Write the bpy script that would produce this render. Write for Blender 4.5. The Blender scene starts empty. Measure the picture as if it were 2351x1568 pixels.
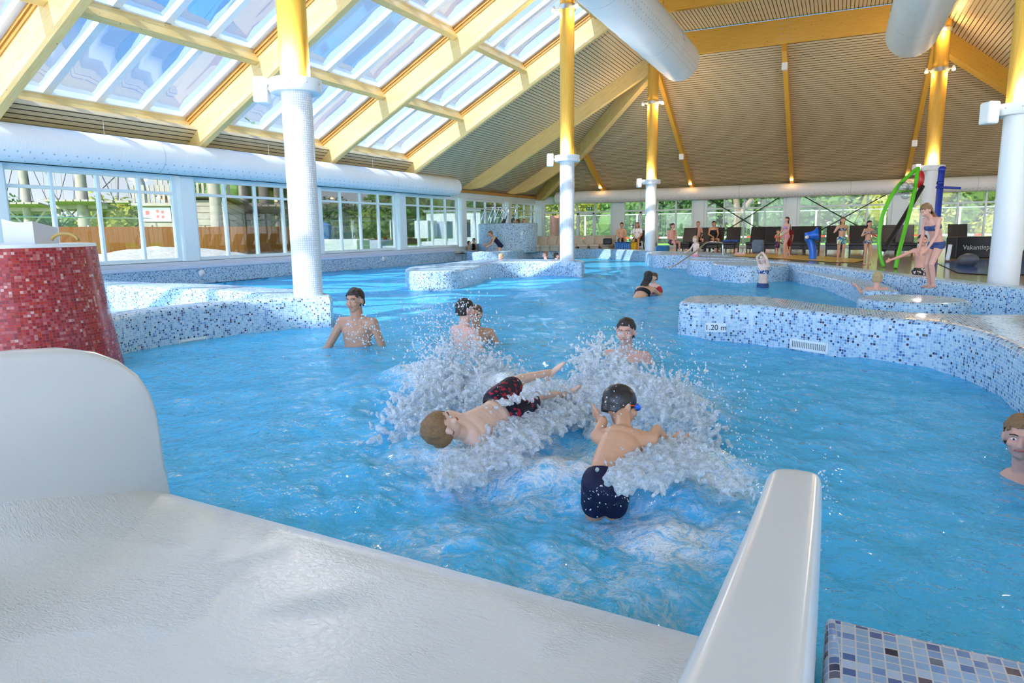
import bpy, bmesh, math, random
from mathutils import Vector, Matrix, noise
R = math.radians
PI = math.pi
rnd = random.Random(7)
S = bpy.context.scene
COL = S.collection

# ------------------------------------------------------------------ camera
H = 1.3
FPX, CX, CY = 1567.0, 1175.5, 784.0
_p, _r = R(9.2), R(.75)
cF = Vector((0, math.cos(_p), -math.sin(_p)))
_R0 = Vector((1, 0, 0)); _U0 = _R0.cross(cF)
cR = _R0*math.cos(_r) - _U0*math.sin(_r)
cU = _R0*math.sin(_r) + _U0*math.cos(_r)
CAM = Vector((0, 0, H))
cd = bpy.data.cameras.new('camera'); cam = bpy.data.objects.new('camera', cd); COL.objects.link(cam)
cd.sensor_width = 36; cd.lens = FPX/2351*36; cd.clip_start = .05; cd.clip_end = 600
# world axes: +Y runs along the window wall away from the slide (U), +X to the right of it (V)
_a = R(25.5)
_U, _V = Vector((math.sin(_a), math.cos(_a), 0)), Vector((math.cos(_a), -math.sin(_a), 0))
cF, cR, cU = [Vector((q.dot(_V), q.dot(_U), q.z)) for q in (cF, cR, cU)]
cam.matrix_world = Matrix(((cR.x, cU.x, -cF.x, 0), (cR.y, cU.y, -cF.y, 0), (cR.z, cU.z, -cF.z, H), (0, 0, 0, 1)))
S.camera = cam
U = Vector((0, 1, 0)); V = Vector((1, 0, 0)); Z = Vector((0, 0, 1))
def P(u, v, z=0.): return U*u + V*v + Z*z
def ray(x, y): return cF + cR*((x-CX)/FPX) - cU*((y-CY)/FPX)
def onz(x, y, z):
    d = ray(x, y); return CAM + d*((z-H)/d.z)
def atd(x, y, d): return CAM + ray(x, y)*d
def uv_of(p): return (p.dot(U), p.dot(V))
def onuv(x, y, z): return uv_of(onz(x, y, z))

# ------------------------------------------------------------------ objects
def tag(o, label=None, cat=None, group=None, kind=None):
    if label: o['label'] = label
    if cat: o['category'] = cat
    if group: o['group'] = group
    if kind: o['kind'] = kind
    return o
def empty(name, loc, rz=0, label=None, cat=None, group=None, kind=None):
    o = bpy.data.objects.new(name, None); COL.objects.link(o)
    o.location = loc; o.rotation_euler = (0, 0, rz); o.empty_display_size = .2
    return tag(o, label, cat, group, kind)
class MB:
    def __init__(s): s.v = []; s.f = []; s.uv = []; s.n = 0
    def add(s, vs, fs, uvs=None):
        b = len(s.v); s.v += [tuple(x) for x in vs]
        for i, f in enumerate(fs):
            s.f.append(tuple(b+k for k in f)); s.uv.append(uvs[i] if uvs else None)
        return s
    def box(s, c, ax, ay, az):
        """c centre; ax, ay, az half-extent vectors (ax is the long grain direction)"""
        c = Vector(c); ax = Vector(ax); ay = Vector(ay); az = Vector(az)
        if ax.cross(ay).dot(az) < 0: az = -az
        vs = [c+ax*i+ay*j+az*k for i in (-1, 1) for j in (-1, 1) for k in (-1, 1)]
        fs = [(0, 1, 3, 2), (4, 6, 7, 5), (0, 4, 5, 1), (2, 3, 7, 6), (0, 2, 6, 4), (1, 5, 7, 3)]
        lx, ly, lz = ax.length, ay.length, az.length
        L = [(-lx if i == 0 else lx, -ly if j == 0 else ly, -lz if k == 0 else lz) for i in (0, 1) for j in (0, 1) for k in (0, 1)]
        uvs = []
        for n, f in enumerate(fs):
            if n < 2: uvs.append([(L[q][1], L[q][2]) for q in f])
            elif n < 4: uvs.append([(L[q][0], L[q][2]+7) for q in f])
            else: uvs.append([(L[q][0], L[q][1]+13) for q in f])
        o = c.dot(Vector((1.3, 2.1, 3.7)))
        uvs = [[(a+o, b) for a, b in q] for q in uvs]
        return s.add(vs, fs, uvs)
    def bar(s, a, b, w, h, up=Z):
        a = Vector(a); b = Vector(b); d = (b-a); m = (a+b)/2
        n = d.normalized(); x = n.cross(up)
        if x.length < 1e-4: x = n.cross(Vector((1, 0, 0)))
        x.normalize(); y = x.cross(n)
        return s.box(m, d/2, x*w/2, y*h/2)
    def tube(s, pts, r, seg=10, caps=True, rr=None):
        pts = [Vector(p) for p in pts]; n = len(pts); rings = []
        L = 0; t0 = None
        for i, p in enumerate(pts):
            t = (pts[min(i+1, n-1)]-pts[max(i-1, 0)]).normalized()
            if t0 is None:
                x = t.cross(Z)
                if x.length < 1e-3: x = t.cross(Vector((1, 0, 0)))
                x.normalize()
            else:
                x = (x - t*x.dot(t)).normalized()
            y = t.cross(x); t0 = t
            ri = rr[i] if rr else r
            if i: L += (p-pts[i-1]).length
            rings.append((p, x, y, ri, L))
        vs = []; fs = []; uvs = []
        for (p, x, y, ri, L) in rings:
            for k in range(seg):
                a = 2*PI*k/seg; vs.append(p+x*math.cos(a)*ri+y*math.sin(a)*ri)
        for i in range(n-1):
            for k in range(seg):
                k2 = (k+1) % seg
                fs.append((i*seg+k, i*seg+k2, (i+1)*seg+k2, (i+1)*seg+k))
                c = 2*PI*rings[i][3]/seg
                uvs.append([(k*c, rings[i][4]), ((k+1)*c, rings[i][4]), ((k+1)*c, rings[i+1][4]), (k*c, rings[i+1][4])])
        if caps:
            fs.append(tuple(range(seg))[::-1]); uvs.append([(vs[q].x, vs[q].y) for q in fs[-1]])
            fs.append(tuple((n-1)*seg+k for k in range(seg))); uvs.append([(vs[q].x, vs[q].y) for q in fs[-1]])
        return s.add(vs, fs, uvs)
    def lathe(s, c, prof, seg=32, closed=False, arc=2*PI, a0=0, uvr=None):
        """profile of (r, z) about the vertical through c"""
        c = Vector(c); vs = []; fs = []; uvs = []; n = len(prof)
        full = abs(arc-2*PI) < 1e-6; m = seg if full else seg+1
        for (r, z) in prof:
            for k in range(m):
                a = a0+arc*k/seg; vs.append(c+Vector((math.cos(a)*r, math.sin(a)*r, z)))
        L = [0]
        for i in range(1, n): L.append(L[-1]+math.hypot(prof[i][0]-prof[i-1][0], prof[i][1]-prof[i-1][1]))
        R0 = uvr or max(p[0] for p in prof); cs = R0*arc/seg
        for i in range(n-1):
            for k in range(seg):
                k2 = (k+1) % m
                fs.append((i*m+k, i*m+k2, (i+1)*m+k2, (i+1)*m+k))
                uvs.append([(k*cs, L[i]), ((k+1)*cs, L[i]), ((k+1)*cs, L[i+1]), (k*cs, L[i+1])])
        return s.add(vs, fs, uvs)
    def ell(s, c, ax, ay, az, seg=12, rings=8):
        c = Vector(c); vs = [c-az]; fs = []
        for i in range(1, rings):
            t = -PI/2+PI*i/rings
            for k in range(seg):
                a = 2*PI*k/seg; vs.append(c+ax*(math.cos(t)*math.cos(a))+ay*(math.cos(t)*math.sin(a))+az*math.sin(t))
        vs.append(c+az); top = len(vs)-1
        for k in range(seg): fs.append((0, 1+(k+1) % seg, 1+k))
        for i in range(rings-2):
            for k in range(seg):
                k2 = (k+1) % seg; b = 1+i*seg
                fs.append((b+k, b+k2, b+seg+k2, b+seg+k))
        b = 1+(rings-2)*seg
        for k in range(seg): fs.append((b+k, b+(k+1) % seg, top))
        return s.add(vs, fs)
    def sph(s, c, r, seg=12, rings=8): return s.ell(c, Vector((r, 0, 0)), Vector((0, r, 0)), Vector((0, 0, r)), seg, rings)
    def cap(s, a, b, ra, rb, seg=12):
        a = Vector(a); b = Vector(b); d = b-a
        if d.length < 1e-5: return s.sph(a, ra)
        t = d.normalized(); n = 3; pts = []; rr = []
        for i in range(n+1):
            q = PI/2*i/n; pts.append(a-t*ra*math.cos(q)); rr.append(max(ra*math.sin(q), .0006))
        for i in range(n+1):
            q = PI/2*i/n; pts.append(b+t*rb*math.sin(q)); rr.append(max(rb*math.cos(q), .0006))
        return s.tube(pts, 1, seg, True, rr)
    def mesh(s, name):
        me = bpy.data.meshes.new(name); me.from_pydata(s.v, [], s.f)
        if any(q for q in s.uv):
            l = me.uv_layers.new(name='UVMap'); d = []
            for i, f in enumerate(s.f):
                q = s.uv[i] or [(s.v[k][0], s.v[k][1]) for k in f]
                for t in q: d += [t[0], t[1]]
            l.data.foreach_set('uv', d)
        me.update(); return me
    def build(s, name, m, parent=None, smooth=False, bevel=0, label=None):
        me = s.mesh(name); me.materials.append(m)
        return link(name, me, parent, smooth, bevel, label)
def link(name, me, parent=None, smooth=False, bevel=0, label=None):
    o = bpy.data.objects.new(name, me); COL.objects.link(o)
    if parent is not None:
        o.parent = parent
        if parent.type == 'EMPTY' : o.location = -parent.location
    if smooth:
        me.polygons.foreach_set('use_smooth', [True]*len(me.polygons))
        if smooth != 'all':
            try: me.set_sharp_from_angle(angle=R(38))
            except Exception: pass
    if bevel:
        b = o.modifiers.new('b', 'BEVEL'); b.width = bevel; b.segments = 2; b.limit_method = 'ANGLE'
    if label: o['label'] = label
    return o
def copy_tree(o, parent=None):
    c = o.copy(); COL.objects.link(c)
    if parent is not None: c.parent = parent
    for ch in list(o.children): copy_tree(ch, c)
    return c
def structure(o): o['kind'] = 'structure'; return o

# ------------------------------------------------------------------ materials
def lin(c): 
    c = c/255.; return c/12.92 if c <= .04045 else ((c+.055)/1.055)**2.4
def rgb(r, g, b): return (lin(r), lin(g), lin(b), 1)
class NT:
    def __init__(s, name):
        s.m = bpy.data.materials.new(name); s.m.use_nodes = True; s.t = s.m.node_tree
        s.t.nodes.clear(); s.out = s.n('OutputMaterial')
    def n(s, typ, **k):
        x = s.t.nodes.new('ShaderNode'+typ)
        for a, b in k.items():
            if a in x.inputs.keys() if isinstance(a, str) else False: pass
            setattr(x, a, b)
        return x
    def l(s, a, b): s.t.links.new(a, b)
    def math(s, op, a, b=None, c=None, clamp=False):
        x = s.n('Math', operation=op); x.use_clamp = clamp
        for i, q in enumerate((a, b, c)):
            if q is None: continue
            if hasattr(q, 'is_output'): s.l(q, x.inputs[i])
            else: x.inputs[i].default_value = q
        return x.outputs[0]
    def mix(s, f, a, b, typ='MIX'):
        x = s.n('Mix', data_type='RGBA', blend_type=typ)
        for i, q in ((0, f), (6, a), (7, b)):
            if hasattr(q, 'is_output'): s.l(q, x.inputs[i])
            else: x.inputs[i].default_value = q
        return x.outputs[2]
    def ramp(s, f, stops, const=False):
        x = s.n('ValToRGB'); r = x.color_ramp
        if const: r.interpolation = 'CONSTANT'
        while len(r.elements) < len(stops): r.elements.new(.5)
        for e, (p, c) in zip(r.elements, stops): e.position = p; e.color = c
        s.l(f, x.inputs[0]); return x.outputs[0]
    def coord(s, which='UV', scale=(1, 1, 1), rot=(0, 0, 0)):
        tc = s.n('TexCoord'); mp = s.n('Mapping'); mp.inputs['Scale'].default_value = scale; mp.inputs['Rotation'].default_value = rot
        s.l(tc.outputs[which], mp.inputs[0]); return mp.outputs[0]
    def noise(s, vec, scale, detail=2, rough=.5, dist=0):
        x = s.n('TexNoise'); x.inputs['Scale'].default_value = scale; x.inputs['Detail'].default_value = detail
        x.inputs['Roughness'].default_value = rough; x.inputs['Distortion'].default_value = dist
        if vec: s.l(vec, x.inputs['Vector'])
        return x.outputs[0]
    def pos(s):
        return s.n('NewGeometry').outputs['Position']
    def bump(s, h, strength=.3, dist=.01, normal=None):
        x = s.n('Bump'); x.inputs['Strength'].default_value = strength; x.inputs['Distance'].default_value = dist
        s.l(h, x.inputs['Height'])
        if normal: s.l(normal, x.inputs['Normal'])
        return x.outputs[0]
    def bsdf(s, color, rough=.5, metal=0, spec=.5, normal=None, coat=0, sub=0):
        b = s.n('BsdfPrincipled')
        for k, q in (('Base Color', color), ('Roughness', rough), ('Metallic', metal), ('Specular IOR Level', spec), ('Normal', normal), ('Coat Weight', coat)):
            if q is None: continue
            if hasattr(q, 'is_output'): s.l(q, b.inputs[k])
            else: b.inputs[k].default_value = q
        if sub:
            b.inputs['Subsurface Weight'].default_value = sub; b.inputs['Subsurface Radius'].default_value = (.02, .008, .004)
        return b
    def done(s, sh):
        s.l(sh.outputs[0] if hasattr(sh, 'outputs') else sh, s.out.inputs[0]); return s.m
def simple(name, c, rough=.5, metal=0, var=.08, vscale=6, bump=0, bscale=60, coat=0, spec=.5):
    t = NT(name); v = t.coord('Object')
    n = t.noise(v, vscale, 3)
    d = (max(c[0]*(1-var*2), 0), max(c[1]*(1-var*2), 0), max(c[2]*(1-var*2), 0), 1)
    col = t.mix(n, d, (min(c[0]*(1+var), 1), min(c[1]*(1+var), 1), min(c[2]*(1+var), 1), 1))
    nm = t.bump(t.noise(v, bscale, 2), bump, .01) if bump else None
    return t.done(t.bsdf(col, rough, metal, spec, nm, coat))
def mosaic(name, stops, tile=.026, grout=rgb(205, 215, 222), rough=.16, gw=.07):
    t = NT(name); uv = t.coord('UV', (1/tile, 1/tile, 1))
    fl = t.n('VectorMath', operation='FLOOR'); t.l(uv, fl.inputs[0])
    fr = t.n('VectorMath', operation='FRACTION'); t.l(uv, fr.inputs[0])
    wn = t.n('TexWhiteNoise', noise_dimensions='2D'); t.l(fl.outputs[0], wn.inputs[0])
    # dark tiles bunch a little
    big = t.noise(fl.outputs[0], .35, 2, .6)
    val = t.math('ADD', wn.outputs[0], t.math('MULTIPLY', t.math('SUBTRACT', big, .5), .45))
    col = t.ramp(val, stops, True)
    col = t.mix(t.math('MULTIPLY', wn.outputs[0], .0), col, col)
    sx = t.n('SeparateXYZ'); t.l(fr.outputs[0], sx.inputs[0])
    ex = t.math('ABSOLUTE', t.math('SUBTRACT', sx.outputs[0], .5)); ey = t.math('ABSOLUTE', t.math('SUBTRACT', sx.outputs[1], .5))
    e = t.math('MAXIMUM', ex, ey); g = t.math('GREATER_THAN', e, .5-gw)
    c2 = t.mix(g, col, grout)
    rr = t.math('ADD', t.math('MULTIPLY', g, .5), rough)
    sep = t.n('SeparateXYZ'); t.l(wn.outputs[1], sep.inputs[0])
    # each chip is set at its own slight tilt
    tilt = t.math('ADD', t.math('MULTIPLY', t.math('SUBTRACT', sep.outputs[0], .5), sx.outputs[0]), t.math('MULTIPLY', t.math('SUBTRACT', sep.outputs[1], .5), sx.outputs[1]))
    hgt = t.math('ADD', t.math('MULTIPLY', tilt, .35), t.math('MULTIPLY', t.math('LESS_THAN', e, .5-gw), .6))
    return t.done(t.bsdf(c2, rr, 0, .5, t.bump(hgt, .35, .004)))
def wood(name, c, dark, knots=True, stripe=None, rough=.45):
    """stripe=(period, gap): slatted boarding with dark gaps across UV y"""
    t = NT(name); uv = t.coord('UV')
    mp = t.n('Mapping'); t.l(uv, mp.inputs[0]); mp.inputs['Scale'].default_value = (1.2, 22, 1)
    g = t.noise(mp.outputs[0], 1.6, 4, .6, .4)
    col = t.mix(t.ramp(g, [(.3, (0, 0, 0, 1)), (.75, (1, 1, 1, 1))]), dark, c)
    if knots:
        mk = t.n('Mapping'); t.l(uv, mk.inputs[0]); mk.inputs['Scale'].default_value = (2.2, 4.5, 1)
        vo = t.n('TexVoronoi'); vo.inputs['Scale'].default_value = 1.6; t.l(mk.outputs[0], vo.inputs['Vector'])
        k = t.math('LESS_THAN', vo.outputs['Distance'], .07)
        col = t.mix(t.math('MULTIPLY', k, .75), col, rgb(120, 72, 28))
    if stripe:
        sp = t.n('SeparateXYZ'); t.l(uv, sp.inputs[0])
        q = t.math('FRACT', t.math('DIVIDE', sp.outputs[1], stripe[0]))
        gap = t.math('LESS_THAN', q, stripe[1])
        wn = t.n('TexWhiteNoise', noise_dimensions='1D'); t.l(t.math('FLOOR', t.math('DIVIDE', sp.outputs[1], stripe[0])), wn.inputs['W'])
        col = t.mix(t.math('MULTIPLY', wn.outputs[0], .22), col, dark)
        col = t.mix(gap, col, rgb(48, 34, 18))
    return t.done(t.bsdf(col, rough, 0, .35))

M = {}
BLUE = [(0, rgb(178, 210, 226)), (.3, rgb(156, 196, 220)), (.52, rgb(136, 180, 212)), (.68, rgb(192, 216, 228)), (.78, rgb(98, 144, 192)), (.88, rgb(64, 98, 150)), (.95, rgb(34, 48, 80))]
M['mosaic'] = mosaic('blue_mosaic', BLUE)
M['mosaic_big'] = mosaic('blue_glass_tile', [(0, rgb(150, 178, 214)), (.35, rgb(168, 192, 222)), (.55, rgb(120, 150, 200)), (.7, rgb(188, 204, 226)), (.82, rgb(86, 110, 165)), (.92, rgb(96, 92, 112)), (.97, rgb(40, 44, 80))], .0265, rgb(208, 204, 204), .08, .065)
M['mosaic_red'] = mosaic('red_mosaic', [(0, rgb(146, 8, 20)), (.25, rgb(172, 18, 30)), (.45, rgb(190, 40, 28)), (.62, rgb(178, 50, 62)), (.76, rgb(196, 84, 84)), (.9, rgb(206, 122, 112)), (.97, rgb(222, 170, 160))], .0265, rgb(150, 84, 88), .14, .06)
M['mosaic_white'] = mosaic('white_mosaic', [(0, rgb(236, 240, 243)), (.4, rgb(226, 231, 236)), (.7, rgb(242, 243, 244))], .03, rgb(186, 192, 198), .25, .09)
M['pool_floor'] = mosaic('pool_floor_tile', [(0, rgb(196, 236, 250)), (.5, rgb(184, 230, 248)), (.8, rgb(170, 222, 244))], .05, rgb(180, 226, 244), .4, .05)
M['wood'] = wood('pale_glulam', rgb(240, 212, 146), rgb(222, 186, 112))
M['wood_gold'] = wood('golden_glulam', rgb(232, 184, 84), rgb(216, 162, 58))
M['wood_batten'] = wood('amber_batten', rgb(222, 166, 84), rgb(176, 118, 48), False)
M['slats'] = wood('slatted_boards', rgb(218, 200, 164), rgb(198, 178, 138), False, (.125, .2))
M['white'] = simple('white_paint', rgb(236, 240, 240), .35, var=.02)
M['frame'] = simple('white_window_frame', rgb(226, 240, 242), .35, var=.02)
M['grey_steel'] = simple('grey_steel', rgb(190, 194, 196), .3, .85, var=.05)
M['chrome'] = simple('polished_steel', rgb(225, 228, 230), .12, 1, var=.02)
M['black'] = simple('black_plastic', rgb(34, 34, 38), .45, var=.1)
M['deck'] = simple('wet_sand_floor', rgb(176, 146, 108), .12, var=.15, vscale=1.2, bump=.12, bscale=9)
M['yellow_mat'] = simple('yellow_floor', rgb(228, 180, 40), .3, var=.1, vscale=2)
M['sill'] = simple('pale_sill', rgb(206, 216, 232), .3, var=.03)
def duct_mat():
    t = NT('white_fabric_duct'); uv = t.coord('UV')
    sp = t.n('SeparateXYZ'); t.l(uv, sp.inputs[0])
    n = t.noise(t.coord('Object'), 1.5, 2)
    col = t.mix(n, rgb(226, 232, 234), rgb(240, 243, 244))
    px = t.math('FRACT', t.math('DIVIDE', sp.outputs[1], .24)); row = t.math('FRACT', t.math('DIVIDE', sp.outputs[0], .14))
    r2 = t.math('FLOOR', t.math('DIVIDE', sp.outputs[0], .14)); px = t.math('FRACT', t.math('ADD', px, t.math('MULTIPLY', r2, .5)))
    d = t.math('ADD', t.math('POWER', t.math('MULTIPLY', t.math('SUBTRACT', px, .5), .24), 2.), t.math('POWER', t.math('MULTIPLY', t.math('SUBTRACT', row, .5), .14), 2.))
    dot = t.math('LESS_THAN', d, .00045)
    # jet holes only along one band of the girth
    band = t.math('MULTIPLY', t.math('GREATER_THAN', sp.outputs[0], DOT0), t.math('LESS_THAN', sp.outputs[0], DOT0+.42))
    col = t.mix(t.math('MULTIPLY', t.math('MULTIPLY', dot, band), .6), col, rgb(120, 150, 165))
    seam = t.math('LESS_THAN', t.math('FRACT', t.math('DIVIDE', sp.outputs[1], 4.9)), .006)
    col = t.mix(t.math('MULTIPLY', seam, .35), col, rgb(130, 150, 160))
    w = t.noise(t.coord('UV', (1.5, 9, 1)), 2, 2)
    return t.done(t.bsdf(col, .5, 0, .3, t.bump(w, .18, .03)))
DOT0 = .18
M['duct'] = duct_mat()
def glass_mat(name, tint, refl=.08, rough=0.):
    t = NT(name); tr = t.n('BsdfTransparent'); tr.inputs[0].default_value = tint
    gl = t.n('BsdfGlossy'); gl.inputs['Roughness'].default_value = rough
    fr = t.n('Fresnel'); fr.inputs[0].default_value = 1.45
    f = t.math('ADD', t.math('MULTIPLY', fr.outputs[0], .8 if refl == 0 else .3), refl, clamp=True)
    mx = t.n('MixShader'); t.l(f, mx.inputs[0]); t.l(tr.outputs[0], mx.inputs[1]); t.l(gl.outputs[0], mx.inputs[2])
    return t.done(mx)
M['glass'] = glass_mat('window_glass', (.96, .98, .98, 1), 0)
M['skyglass'] = glass_mat('skylight_glass', (.86, .93, 1, 1), .02, .02)
def emis(name, c, s):
    t = NT(name); e = t.n('Emission'); e.inputs[0].default_value = c; e.inputs[1].default_value = s; return t.done(e)
M['lamp'] = emis('warm_lamp', rgb(255, 190, 110), 14)
# ================================================================== hall shell
SL = .553                                  # roof slope
VW, UW = -15.85, 36.5                      # window planes
WTOP, WBOT = 2.82, .62
VF = -15.45                                # pool face of the left ledge
def zs(v): return 3.6 + SL*(v+15.1)        # slat plane of the left slope
RU, RVL, RVR, RZ = 27.9, -7.0, 2.6, 7.85   # ring beam line
SN = (V*-SL + Z).normalized()              # outward normal of the left slope
SV = (V + Z*SL).normalized()

def quad(name, pts, uvs, m, thick=None):
    b = MB(); n = (Vector(pts[1])-Vector(pts[0])).cross(Vector(pts[2])-Vector(pts[0])).normalized()
    t = .12 if thick is None else thick
    up = n if n.z > 0 else -n
    k = len(pts); vs = [Vector(p) for p in pts]+[Vector(p)+up*t for p in pts]
    fs = [tuple(range(k)), tuple(range(2*k-1, k-1, -1))]; us = [list(uvs), [uvs[q-k] for q in range(2*k-1, k-1, -1)]]
    for i in range(k):
        j = (i+1) % k; fs.append((i, j, j+k, i+k)); us.append([(0, .05)]*4)
    b.add(vs, fs, us); return structure(b.build(name, m))
def slope_uv(p, ax, c0):   # along-slope distance for the slats
    return (ax.dot(p), (p.z-c0)/math.sin(math.atan(SL)))
# left slope: skylight zone ends at u=23.2, slats beyond it up to the hip
def pl(u, v): return P(u, v, zs(v))
hipc = (UW+.2, -15.85)
def lst(name, pts):
    q = [pl(*p) for p in pts]; quad(name, q, [slope_uv(x, U, 3) for x in q], M['slats'])
lst('ceiling_left_slope', [(23.25, -16.1), (36.9, -16.1), (RU, RVL), (23.25, RVL)])
# a strip of slats below the skylights, above the duct
q = [P(-9, -16.1, 3.22), P(23.25, -16.1, 3.22), P(23.25, -15.22, 4.0), P(-9, -15.22, 4.0)]
quad('ceiling_left_eave', q, [(0, 0), (26, 0), (26, 1.17), (0, 1.17)], M['slats'])
q = [pl(-13, -16.1), pl(-3.5, -16.1), pl(-3.5, RVL), pl(-13, RVL)]
quad('ceiling_near_slope', q, [slope_uv(x, U, 3) for x in q], M['slats'])
def zb(u): return zs(-16.1) + (36.9-u)*(RZ-zs(-16.1))/(36.9-RU)
def pb(u, v): return P(u, v, zb(u))
q = [pb(36.9, -16.1), pb(36.9, 12.0), pb(RU, RVR), pb(RU, RVL)]
quad('ceiling_back_slope', q, [slope_uv(x, V, 3) for x in q], M['slats'])
q = [P(RU, RVR, RZ), P(36.9, 12, zs(-16.1)), P(-4, 12, zs(-16.1)), P(-4, RVR, RZ)]
quad('ceiling_right_slope', q, [slope_uv(x, U, 3) for x in q], M['slats'])
q = [P(RU, RVL, 8.75), P(RU, RVR, 8.75), P(-13, RVR, 8.75), P(-13, RVL, 8.75)]
quad('ceiling_centre', q, [(uv_of(x)[0], uv_of(x)[1]) for x in q], M['slats'])

def beam(name, a, b, w, h, m, group, label, up=Z, parts=None):
    b_ = MB(); b_.bar(a, b, w, h, up)
    o = b_.build(name, M[m], None, False, .008); tag(o, label, 'beam', group); return o
# deep rafters of the skylight zone (glulam face + amber batten above)
RAF = [-3.4, 3.4, 8.25, 13.2, 18.35, 23.25]
names = ['rafter over the slide, left of the camera', 'rafter over the near edge of the pool', 'rafter crossing the top left corner', 'rafter that ends above the near white tiled column', 'rafter just right of the white tiled column', 'last rafter beside the slatted ceiling']
for i, u in enumerate(RAF):
    t = empty('roof_rafter', P(u, -15.4, zs(-15.4)), 0, 'deep pale glulam skylight ' + names[i], 'beam', 'deep skylight rafters')
    v0, v1 = -15.75, RVL+.1
    a = P(u, v0, zs(v0)+.3); c = P(u, v1, zs(v1)+.3)
    b = MB(); b.bar(a+SN*.08, c+SN*.08, .19, .66, SN); b.build('glulam_face', M['wood'], t, False, .01)
    b = MB(); b.bar(a+SN*.56, c+SN*.56, .24, .32, SN)
    b.bar(a+SN*.5, c+SN*.5, .30, .04, SN); b.build('batten', M['wood_batten'], t)
# purlins, skylight frames and panes
PV = [-15.35, -12.85, -10.25, -7.6]
def off(u, v, d): return P(u, v, zs(v)+.3) + SN*d
for bi in range(5):
    ua, ub = RAF[bi]+.15, RAF[bi+1]-.15
    for pi in range(4):
        v = PV[pi]
        b = MB(); b.bar(off(ua-.05, v, .46), off(ub+.05, v, .46), .16, .38, SN)
        o = b.build('roof_purlin', M['wood'], None, False, .006)
        bay = ['over the slide', 'over the near edge', 'in first bay seen', 'by the white tiled column', 'beside the slats'][bi]
        row = ['lowest', 'second', 'third', 'top'][pi]
        tag(o, 'pale timber purlin below the skylights, %s row %s' % (row, bay), 'beam', 'skylight purlins')
        if pi < 3:
            v0, v1 = PV[pi]+.02, PV[pi+1]-.02
            t = empty('skylight', off((ua+ub)/2, v0, .7), 0, 'white framed four pane skylight, %s row %s' % (row, bay), 'skylight', 'roof skylights')
            n = 4; w = (ub-ua)/n
            b = MB()
            for k in range(n+1):
                uu = ua+w*k; b.bar(off(uu, v0, .66), off(uu, v1, .66), .17 if 0 < k < n else .2, .14, SN)
            b.bar(off(ua, v0, .66), off(ub, v0, .66), .2, .14, SN); b.bar(off(ua, v1, .66), off(ub, v1, .66), .14, .14, SN)
            b.build('frame', M['white'], t, False, .006)
            for k in range(n):
                c0, c1 = ua+w*k+.08, ua+w*(k+1)-.08
                g = MB(); nn = 6; vs = []; fs = []
                for i in range(nn+1):
                    for j in range(nn+1):
                        x, y = i/nn, j/nn; bul = (1-(2*x-1)**8)*(1-(2*y-1)**8)
                        vs.append(off(c0+(c1-c0)*x, v0+.08+(v1-v0-.16)*y, .74+.05*bul))
                for i in range(nn):
                    for j in range(nn):
                        q = i*(nn+1)+j; fs.append((q, q+1, q+nn+2, q+nn+1))
                g.add(vs, fs); g.build('dome_pane', M['skyglass'], t, 'all')
            if pi == 0 and bi > 1:
                b = MB(); a = off(ua+2*w, v0, .52); e = a - Z*.3 + V*.25
                b.tube([a, a-Z*.16+V*.02, e], .025, 8); b.tube([e, e-U*.16], .02, 8); b.build('window_opener', M['white'], t, 'all')
                b = MB(); b.tube([e-U*.1, e-U*.1-Z*.45], .006, 5); b.build('pull_chain', M['grey_steel'], t)
# opaque strip above the third row up to the ring
q = [P(-9, -7.75, zs(-7.75)+.95), P(23.25, -7.75, zs(-7.75)+.95), P(23.25, RVL, 8.9), P(-9, RVL, 8.9)]
quad('ceiling_upper_strip', q, [(0, 0), (20, 0), (20, .9), (0, .9)], M['slats'])
# box side closing the gap beside the last rafter
q = [P(23.4, -16, zs(-16)), P(23.4, RVL, zs(RVL)), P(23.4, RVL, zs(RVL)+1.3), P(23.4, -16, zs(-16)+1.3)]
b = MB(); b.add(q+[x+U*.05 for x in q], [(0, 1, 2, 3), (7, 6, 5, 4), (0, 4, 5, 1), (2, 6, 7, 3), (1, 5, 6, 2), (0, 3, 7, 4)]); structure(b.build('trim_1', M['wood_batten']))

def hang_rafter(name, a, b, w, h, m, label, group):
    """rafter below the slats with its foot cut to a taper"""
    a = Vector(a); b = Vector(b); d = (b-a).normalized(); side = d.cross(Z).normalized(); dn = side.cross(d).normalized()
    if dn.z > 0: dn = -dn
    L = (b-a).length; prof = [(0, .02), (.35, h*.45), (.9, h*.85), (1.8, h), (L, h)]
    vs = []; fs = []; us = []
    for (s_, hh) in prof:
        for sd in (-1, 1):
            vs.append(a+d*s_+side*sd*w/2-dn*.05); vs.append(a+d*s_+side*sd*w/2+dn*hh)
    for i in range(len(prof)-1):
        k = i*4; s0, s1 = prof[i][0], prof[i+1][0]; h0, h1 = prof[i][1], prof[i+1][1]
        for f, u_ in (((k, k+1, k+5, k+4), [(s0, 0), (s0, h0), (s1, h1), (s1, 0)]), ((k+2, k+6, k+7, k+3), [(s0, 0), (s1, 0), (s1, h1), (s0, h0)]),
                     ((k+1, k+3, k+7, k+5), [(s0, 5), (s0, 5+w), (s1, 5+w), (s1, 5)]), ((k, k+4, k+6, k+2), [(s0, 8), (s1, 8), (s1, 8+w), (s0, 8+w)])):
            fs.append(f); us.append([(x+a.x, y) for x, y in u_])
    k = (len(prof)-1)*4; fs += [(0, 2, 3, 1), (k, k+1, k+3, k+2)]; us += [[(0, 0)]*4]*2
    b_ = MB(); b_.add(vs, fs, us); o = b_.build(name, M[m], None, False, .01); return tag(o, label, 'beam', group)
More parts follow.
